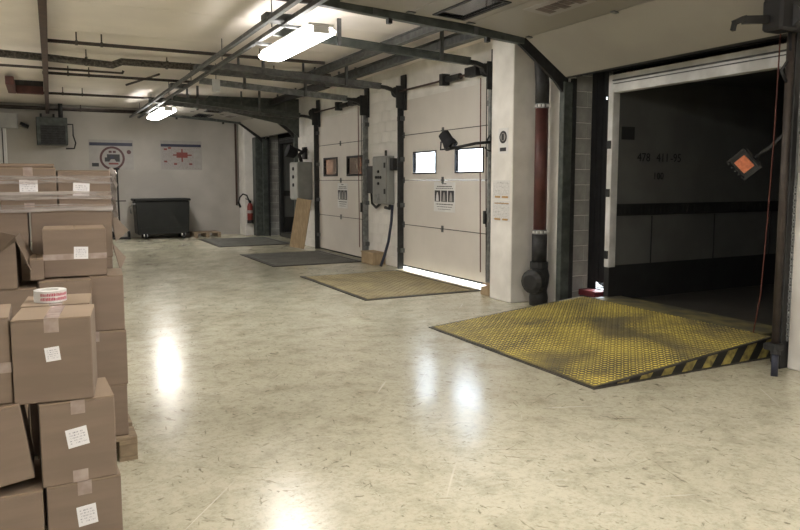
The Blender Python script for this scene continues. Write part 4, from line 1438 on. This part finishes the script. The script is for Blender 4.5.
obj('emblem_mark', box(nb(), cx_ - 0.09, cx_ - 0.01, YF - 0.024, YF - 0.02, cz_ + 0.15, cz_ + 0.21), 'ring_ink', t)
obj('emblem_mark', box(nb(), cx_ + 0.02, cx_ + 0.10, YF - 0.024, YF - 0.02, cz_ + 0.15, cz_ + 0.21), 'ring_ink', t)
obj('emblem_mark', box(nb(), cx_ - 0.10, cx_ + 0.16, YF - 0.024, YF - 0.02, cz_ - 0.18, cz_ - 0.13), 'red_ink', t)
bm = nb()
lathe(bm, [(0.06, 0), (0.06, 0.005)], 14, Matrix.Translation((2.33, YF - 0.02, 2.48)) @ Matrix.Rotation(R(90), 4, 'X'))
obj('round_seal', bm, 'ring_ink', t)
obj('corner_mark', box(nb(), 1.34, 1.52, YF - 0.024, YF - 0.02, 2.06, 2.16), 'dark_ink', t)

t = thing('wall_sign', 'pale site plan sign with blue bar and red cross shape', 'sign', (3.8, YF, 1.98))
obj('board', box(nb(), 3.20, 4.40, YF - 0.02, YF, 1.98, 2.84), 'plan_print', t)
obj('header_bar', box(nb(), 3.22, 4.38, YF - 0.024, YF - 0.02, 2.66, 2.74), 'blue_ink', t)
obj('header_strip', box(nb(), 3.22, 4.38, YF - 0.024, YF - 0.02, 2.74, 2.84), 'sign_paper', t)
for a, b_, c, d_ in ((3.66, 3.80, 2.34, 2.50), (3.84, 3.98, 2.34, 2.50), (3.80, 3.84, 2.22, 2.60), (3.56, 3.66, 2.40, 2.44), (3.98, 4.10, 2.40, 2.44)):
    obj('plan_block', box(nb(), a, b_, YF - 0.025, YF - 0.02, c, d_), 'red_ink', t)
for a, c in ((3.30, 2.56), (3.42, 2.60), (3.58, 2.13), (4.02, 2.13), (3.30, 2.20)):
    obj('plan_mark', box(nb(), a, a + 0.09, YF - 0.025, YF - 0.02, c, c + 0.05), 'red_ink', t)
obj('plan_legend', box(nb(), 4.16, 4.36, YF - 0.0245, YF - 0.02, 2.05, 2.60), 'sign_paper', t)

# black wheeled container by the far wall
t = thing('wheeled_container', 'large black wheeled container standing against the far wall', 'container', (3.1, 21.1, 0))
bm = nb()
prism(bm, [(2.40, 0.13), (2.36, 1.08), (3.84, 1.08), (3.80, 0.13)], 'y', 20.75, 21.5)
obj('body', bm, 'bin', t, bevel=0.02)
obj('lid', box(nb(), 2.32, 3.87, 20.71, 21.54, 1.08, 1.15), 'bin', t, bevel=0.02)
obj('handle', tube(nb(), [(2.38, 20.78, 1.02), (2.27, 20.78, 1.0), (2.22, 20.78, 0.85), (2.24, 20.78, 0.74)], 0.018, 6), 'galv', t)
for xx in (2.60, 3.64):
    for yy in (20.74, 21.40):
        w = obj('wheel', tube(nb(), [(xx - 0.03, yy, 0.085), (xx + 0.03, yy, 0.085)], 0.085, 14), 'rubber', t)
        obj('hub', tube(nb(), [(xx - 0.035, yy, 0.085), (xx + 0.035, yy, 0.085)], 0.035, 10), 'chrome', w)
        obj('fork', box(nb(), xx - 0.05, xx + 0.05, yy - 0.04, yy + 0.04, 0.09, 0.15), 'white', w)
obj('front_rib', box(nb(), 2.50, 3.70, 20.735, 20.75, 0.28, 0.33), 'bin', t)


def pallet(name, label, x0, x1, y0, y1, group='wooden pallets', z=0.0, boards=5, along='x'):
    t = thing(name, label, 'pallet', ((x0 + x1) / 2, (y0 + y1) / 2, z), group=group)
    n = boards
    wdt = (y1 - y0) / (n + (n - 1) * 0.35)
    for k in range(n):
        a = y0 + k * wdt * 1.35
        obj('deck_board', box(nb(), x0, x1, a, a + wdt, z + 0.122, z + 0.144), 'pallet_wood', t, bevel=0.003)
    for xx in (x0 + 0.05, (x0 + x1) / 2, x1 - 0.05):
        obj('stringer', box(nb(), xx - 0.05, xx + 0.05, y0, y1, z + 0.10, z + 0.122), 'pallet_wood', t)
        for yy in (y0 + 0.07, (y0 + y1) / 2, y1 - 0.07):
            obj('foot_block', box(nb(), xx - 0.05, xx + 0.05, yy - 0.065, yy + 0.065, z + 0.022, z + 0.10), 'pallet_wood', t, bevel=0.003)
        obj('skid', box(nb(), xx - 0.05, xx + 0.05, y0, y1, z, z + 0.022), 'pallet_wood', t)
    return t


pallet('wooden_pallet', 'empty wooden pallet on the floor beside the black container', 3.95, 4.72, 20.75, 21.5)
pallet('wooden_pallet', 'pallet under the rear cardboard stack at left', -0.75, 0.45, 4.28, 5.48)
pallet('wooden_pallet', 'pallet under the nearest cardboard boxes at the left edge', -0.97, 0.23, 2.93, 3.73)

# pale window strip and cupboard at the far left
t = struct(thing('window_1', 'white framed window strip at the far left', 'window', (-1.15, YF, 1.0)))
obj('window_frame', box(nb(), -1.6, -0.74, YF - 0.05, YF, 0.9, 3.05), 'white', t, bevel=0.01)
obj('pane', box(nb(), -1.52, -0.86, YF - 0.06, YF - 0.05, 1.0, 2.95), 'white', t)  # opaque white; daylight through the window is put into the colour
obj('glazing_bar', box(nb(), -0.845, -0.82, YF - 0.08, YF - 0.05, 0.9, 3.05), 'dark_steel', t)
t = thing('junction_cabinet', 'pale junction cabinet high on far wall left of the heater', 'cabinet', (-0.6, 21.5, 3.0))
obj('body', box(nb(), -0.95, -0.45, 21.4, YF - 0.005, 3.05, 3.45), 'pale_box', t, bevel=0.01)
obj('door', box(nb(), -0.93, -0.47, 21.385, 21.4, 3.07, 3.43), 'pale_box', t)
obj('conduit', tube(nb(), [(-0.4, 21.55, 3.2), (-0.2, 21.55, 3.1)], 0.05, 8), 'dark_steel', t)

# tall dark push stand by the far wall
t = thing('hand_truck', 'tall dark hand truck standing at the far wall behind the box stack', 'hand truck', (2.0, 21.2, 0))
obj('upright', tube(nb(), [(1.99, 21.40, 0.1), (1.97, 21.42, 2.0)], 0.024, 8), 'black', t, smooth=True)
obj('cross_bar', tube(nb(), [(1.82, 21.40, 1.08), (2.18, 21.40, 1.08)], 0.016, 6), 'black', t)
obj('grip', tube(nb(), [(1.90, 21.42, 2.0), (2.04, 21.42, 2.0)], 0.025, 8), 'black', t, smooth=True)
obj('toe_plate', box(nb(), 1.78, 2.24, 21.1, 21.42, 0.0, 0.05), 'black', t)
for xq_ in (1.80, 2.22):
    w = obj('wheel', tube(nb(), [(xq_ - 0.03, 21.33, 0.11), (xq_ + 0.03, 21.33, 0.11)], 0.11, 14), 'rubber', t)
    obj('hub', tube(nb(), [(xq_ - 0.035, 21.33, 0.11), (xq_ + 0.035, 21.33, 0.11)], 0.04, 10), 'galv', w)

# ------------------------------------------------------------------ cardboard boxes
def carton(label, x0, x1, y0, y1, z0, z1, yaw=0.0, roll=0.0, tape=True, lab=None, group='cardboard boxes', open_top=False, tape2=False, midtape=False, flaps=()):
    cx, cy = (x0 + x1) / 2, (y0 + y1) / 2
    M = Matrix.Translation((cx, cy, z0)) @ Matrix.Rotation(R(yaw), 4, 'Z') @ Matrix.Rotation(R(roll), 4, 'Y')
    t = thing('cardboard_box', label, 'box', group=group, M=M)
    w, d, h = (x1 - x0) / 2, (y1 - y0) / 2, z1 - z0
    th = 0.005

    def P(name, bm, m, par=None, bevel=0.0):
        return obj(name, bm, m, par or t, bevel=bevel, world=False)
    if not open_top:
        P('carton', box(nb(), -w, w, -d, d, 0, h - 0.006), 'card', bevel=0.004)
        P('top_flap', box(nb(), -w + 0.001, -0.0025, -d + 0.001, d - 0.001, h - 0.006, h), 'card_top_lit')
        P('top_flap', box(nb(), 0.0025, w - 0.001, -d + 0.001, d - 0.001, h - 0.006, h), 'card_top_lit')
    else:
        bm = nb()
        box(bm, -w, w, -d, -d + th, 0, h)
        box(bm, -w, w, d - th, d, 0, h)
        box(bm, -w, -w + th, -d + th, d - th, 0, h)
        box(bm, w - th, w, -d + th, d - th, 0, h)
        box(bm, -w, w, -d, d, 0, th)
        P('carton', bm, 'card')
    for (p, q, u, v) in flaps:       # a flap hinged from p to q, free edge u..v
        bm = nb()
        A = [Vector(k) for k in (p, q, u, v)]
        nrm = (A[1] - A[0]).cross(A[3] - A[0]).normalized() * 0.002
        a = [bm.verts.new(k + nrm) for k in A]
        b_ = [bm.verts.new(k - nrm) for k in A]
        bm.faces.new(a)
        bm.faces.new(b_[::-1])
        for i in range(4):
            bm.faces.new((a[i], b_[i], b_[(i + 1) % 4], a[(i + 1) % 4]))
        P('flap', bm, 'card')
    if tape and not open_top:
        tw = 0.026
        bm = nb()
        box(bm, -tw, tw, -d - 0.0012, d + 0.0012, h, h + 0.0012)
        box(bm, -tw, tw, -d - 0.0014, -d, h - 0.055, h + 0.0012)
        P('tape', bm, 'packing_tape')
    if tape2:
        P('tape', box(nb(), -0.028, 0.028, -d - 0.0014, -d, 0.002, 0.05), 'packing_tape')
    if midtape:
        P('tape', box(nb(), -w - 0.001, w + 0.001, -d - 0.0014, -d, h * 0.36, h * 0.48), 'packing_tape')
    if lab:
        u, v, lw, lh, ang = lab
        Ml = Matrix.Translation((u, -d, v)) @ Matrix.Rotation(R(ang), 4, 'Y')
        me = box(nb(), -lw / 2, lw / 2, -0.002, -0.0003, -lh / 2, lh / 2)
        o = obj('label_sheet', me, 'label_print', t, world=False)
        o.matrix_local = Ml
    return t


mat('card_top_lit', (0.315, 0.238, 0.172), 0.8, col2=(0.275, 0.207, 0.15), scale=3, detail=5, objrand=0.06)  # lighter copy of card; light from above put into the colour

# nearest pallet, front row
FP = 2.97
carton('cardboard box with square white label, lowest of the front right stack', -0.033, 0.240, FP, FP + 0.29, 0.145, 0.452, 1.5, 0, lab=(0.005, 0.165, 0.072, 0.082, -5), tape2=False)
carton('cardboard box with tilted white label, second up in the front right stack', -0.046, 0.226, FP + 0.0, FP + 0.30, 0.453, 0.787, 2.0, 0, lab=(-0.006, 0.185, 0.078, 0.076, -8), tape2=True)
carton('cardboard box with torn foil label beside the tape roll', -0.108, 0.172, FP, FP + 0.29, 0.792, 1.122, -6.5, 0, lab=(0.0, 0.19, 0.052, 0.055, -6))
carton('cardboard box behind the torn-label box, holding the tape roll', -0.085, 0.185, FP + 0.35, FP + 0.64, 0.79, 1.118, -5, 0)
carton('cardboard box at the left edge beside the torn-label box', -0.42, -0.128, FP + 0.03, FP + 0.36, 0.80, 1.135, 0, 0, midtape=True)
carton('leaning cardboard box at the left edge under its taped neighbour', -0.40, -0.068, FP + 0.0, FP + 0.34, 0.478, 0.782, 1, -7.5, lab=(-0.05, 0.16, 0.07, 0.07, -5), tape2=True)
carton('lowest cardboard box at the bottom left corner of the photograph', -0.42, -0.045, FP - 0.01, FP + 0.34, 0.145, 0.448, 1, 0)
# second row of the nearest pallet (carries the box with the roll)
carton('hidden cardboard box low behind the front right stack', -0.06, 0.20, FP + 0.34, FP + 0.66, 0.145, 0.465, 0, 0)
carton('half hidden cardboard box in the middle behind the front right stack', -0.08, 0.19, FP + 0.34, FP + 0.66, 0.466, 0.788, 0, 0)
carton('cardboard box low behind the left edge boxes', -0.44, -0.09, FP + 0.38, FP + 0.68, 0.145, 0.62, 0, 0)

# rear pallet, front row
Y2 = 4.33
carton('small cardboard box low on the rear pallet corner', 0.12, 0.425, Y2, Y2 + 0.40, 0.145, 0.452, -5, 0)
carton('dark-edged cardboard box second up at the rear pallet corner', 0.08, 0.424, Y2, Y2 + 0.40, 0.453, 0.777, -2.5, 0)
carton('narrow cardboard box third up at the rear pallet corner', 0.246, 0.425, Y2 + 0.02, Y2 + 0.40, 0.778, 1.10, -4, 0, tape=False)
carton('wide cardboard box beside the narrow one on the rear pallet', -0.03, 0.236, Y2 - 0.04, Y2 + 0.38, 0.778, 1.095, 0, 0, tape=False)
carton('cardboard box low at the middle of the rear pallet', -0.32, 0.05, Y2, Y2 + 0.38, 0.145, 0.46, 0, 0)
carton('cardboard box in the middle layer of the rear pallet', -0.32, 0.05, Y2, Y2 + 0.38, 0.461, 0.777, 0, 0)
carton('cardboard box with printed label and cream top edge on the rear pallet', 0.005, 0.335, Y2 + 0.05, Y2 + 0.40, 1.104, 1.378, -2, 0, lab=(0.03, 0.135, 0.075, 0.07, 2), midtape=True, tape=False)
carton('cardboard box under the torn open box on the rear pallet', -0.40, -0.04, Y2 - 0.02, Y2 + 0.36, 0.778, 1.06, 0, 0, tape=False)
carton('torn open cardboard box with raised flaps at the left edge', -0.49, -0.125, Y2 - 0.02, Y2 + 0.36, 1.062, 1.33, -2, 0, open_top=True, tape=False,
       flaps=[((0.182, -0.19, 0.278), (0.182, 0.19, 0.278), (0.27, 0.17, 0.12), (0.25, -0.20, 0.10)),
              ((0.10, -0.19, 0.20), (0.182, -0.19, 0.262), (0.19, -0.26, 0.30), (0.06, -0.28, 0.34)),
              ((-0.18, -0.19, 0.278), (0.12, -0.19, 0.278), (0.10, -0.30, 0.22), (-0.18, -0.31, 0.20))])
carton('crumpled low cardboard box between the torn open box and labelled box', -0.07, 0.0, Y2 + 0.0, Y2 + 0.30, 1.10, 1.22, 0, 0, tape=False)
# rear row
Y3 = 4.86
carton('tall cardboard box low in the rear row of the rear pallet', -0.06, 0.40, Y3, Y3 + 0.55, 0.145, 0.66, 0, 0, tape=False)
carton('cardboard box mid height in the rear row of the rear pallet', -0.06, 0.40, Y3, Y3 + 0.55, 0.661, 1.158, 0, 0, tape=False)
carton('wide plain cardboard box with a drooping side flap under the wrapped boxes', -0.058, 0.405, Y3, Y3 + 0.55, 1.159, 1.462, 0, 0, tape=False,
       flaps=[((0.232, -0.25, 0.30), (0.232, 0.05, 0.30), (0.36, 0.02, 0.15), (0.25, -0.29, 0.10)),
              ((0.232, -0.25, 0.09), (0.232, -0.05, 0.09), (0.33, -0.05, -0.03), (0.27, -0.28, -0.09))])
carton('plain cardboard box under the wrapped boxes at the left edge', -0.56, -0.075, Y3 + 0.01, Y3 + 0.55, 1.13, 1.462, 0, 0, tape=False)
carton('cardboard box low in the rear row at the left edge', -0.56, -0.075, Y3 + 0.01, Y3 + 0.55, 0.145, 0.64, 0, 0, tape=False)
carton('cardboard box mid height in the rear row at the left edge', -0.56, -0.075, Y3 + 0.01, Y3 + 0.55, 0.641, 1.129, 0, 0, tape=False)
carton('film-wrapped cardboard box with white label at the right of the top row', 0.10, 0.405, Y3 + 0.0, Y3 + 0.40, 1.465, 1.717, 0, 0, tape=False, lab=(-0.02, 0.13, 0.095, 0.085, 4))
carton('film-wrapped cardboard box with pale label in the middle of the top row', -0.215, 0.092, Y3 + 0.0, Y3 + 0.40, 1.465, 1.733, 0, 0, lab=(0.0, 0.15, 0.10, 0.085, 0), tape2=True)
carton('film-wrapped cardboard box at the left edge of the top row', -0.53, -0.222, Y3 + 0.0, Y3 + 0.40, 1.465, 1.733, 0, 0, tape=False)
carton('flat cardboard box lying on the wrapped top row', -0.50, 0.085, Y3 + 0.05, Y3 + 0.40, 1.735, 1.757, 0, 0, tape=False)

# stretch film bands round the top row
t = thing('stretch_film', 'clear stretch film bands wound round the top row of boxes', 'film', (-0.06, Y3 + 0.2, 1.465))
e_ = 0.008
fx0, fx1, fy0, fy1 = -0.53 - e_, 0.405 + e_, Y3 - e_, Y3 + 0.40 + e_


def band(z0, z1, wob):
    bm = nb()
    pts = []
    n = 22
    for i in range(n):
        pts.append((fx0 + (fx1 - fx0) * i / n, fy0))
    for i in range(10):
        pts.append((fx1, fy0 + (fy1 - fy0) * i / 10))
    for i in range(n):
        pts.append((fx1 - (fx1 - fx0) * i / n, fy1))
    for i in range(10):
        pts.append((fx0, fy1 - (fy1 - fy0) * i / 10))
    lo, hi = [], []
    for i, (x, y) in enumerate(pts):
        q = random.uniform(0, 0.004)
        dx = q * (1 if x >= fx1 else -1 if x <= fx0 else 0)
        dy = q * (-1 if y <= fy0 else 1 if y >= fy1 else 0)
        s = wob * math.sin(i * 0.5)
        lo.append(bm.verts.new((x + dx, y + dy, z0 + s)))
        hi.append(bm.verts.new((x + dx, y + dy, z1 + s * 0.6)))
    m_ = len(pts)
    for i in range(m_):
        bm.faces.new((lo[i], lo[(i + 1) % m_], hi[(i + 1) % m_], hi[i]))
    return bm


for z0, z1 in ((1.635, 1.685), (1.535, 1.585), (1.460, 1.505)):
    obj('film_band', band(z0, z1, 0.004), 'film', t)
bm = nb()
gv = [[bm.verts.new((fx1 + 0.006 + random.uniform(0, 0.03), Y3 - 0.01 + 0.045 * i, 1.42 + 0.035 * j + random.uniform(-0.01, 0.01))) for j in range(10)] for i in range(8)]
for i in range(7):
    for j in range(9):
        bm.faces.new((gv[i][j], gv[i + 1][j], gv[i + 1][j + 1], gv[i][j + 1]))
obj('loose_film', bm, 'film_crumpled', t)

# tape roll
t = thing('tape_roll', 'white roll of packing tape with red print on a box', 'tape roll', (0.02, 3.43, 1.1195))
bm = nb()
rc = Matrix.Translation((0.02, 3.43, 1.1205))
seg = 28
prof = [(0.036, 0.0), (0.066, 0.0), (0.066, 0.05), (0.036, 0.05)]
rings = []
for k in range(seg):
    a = 2 * PI * k / seg
    rings.append([bm.verts.new(rc @ Vector((r_ * math.cos(a), r_ * math.sin(a), z_))) for r_, z_ in prof])
for k in range(seg):
    A, B = rings[k], rings[(k + 1) % seg]
    for i in range(4):
        bm.faces.new((A[i], B[i], B[(i + 1) % 4], A[(i + 1) % 4]))
obj('tape_coil', bm, 'white', t)
bm = nb()
ang = PI * 1.30
while ang < PI * 1.92:
    w_ = random.uniform(0.03, 0.09)
    for z_ in (0.009, 0.028):
        hgt = random.uniform(0.010, 0.014)
        v = [bm.verts.new(rc @ Vector((0.0666 * math.cos(a), 0.0666 * math.sin(a), zz))) for a, zz in
             ((ang, z_), (ang + w_, z_), (ang + w_, z_ + hgt), (ang, z_ + hgt))]
        bm.faces.new(v)
    ang += w_ + 0.025
mat('tape_red', (0.55, 0.12, 0.17), 0.4)
o = obj('red_print', bm, 'tape_red', t)
o['kind'] = 'stuff'
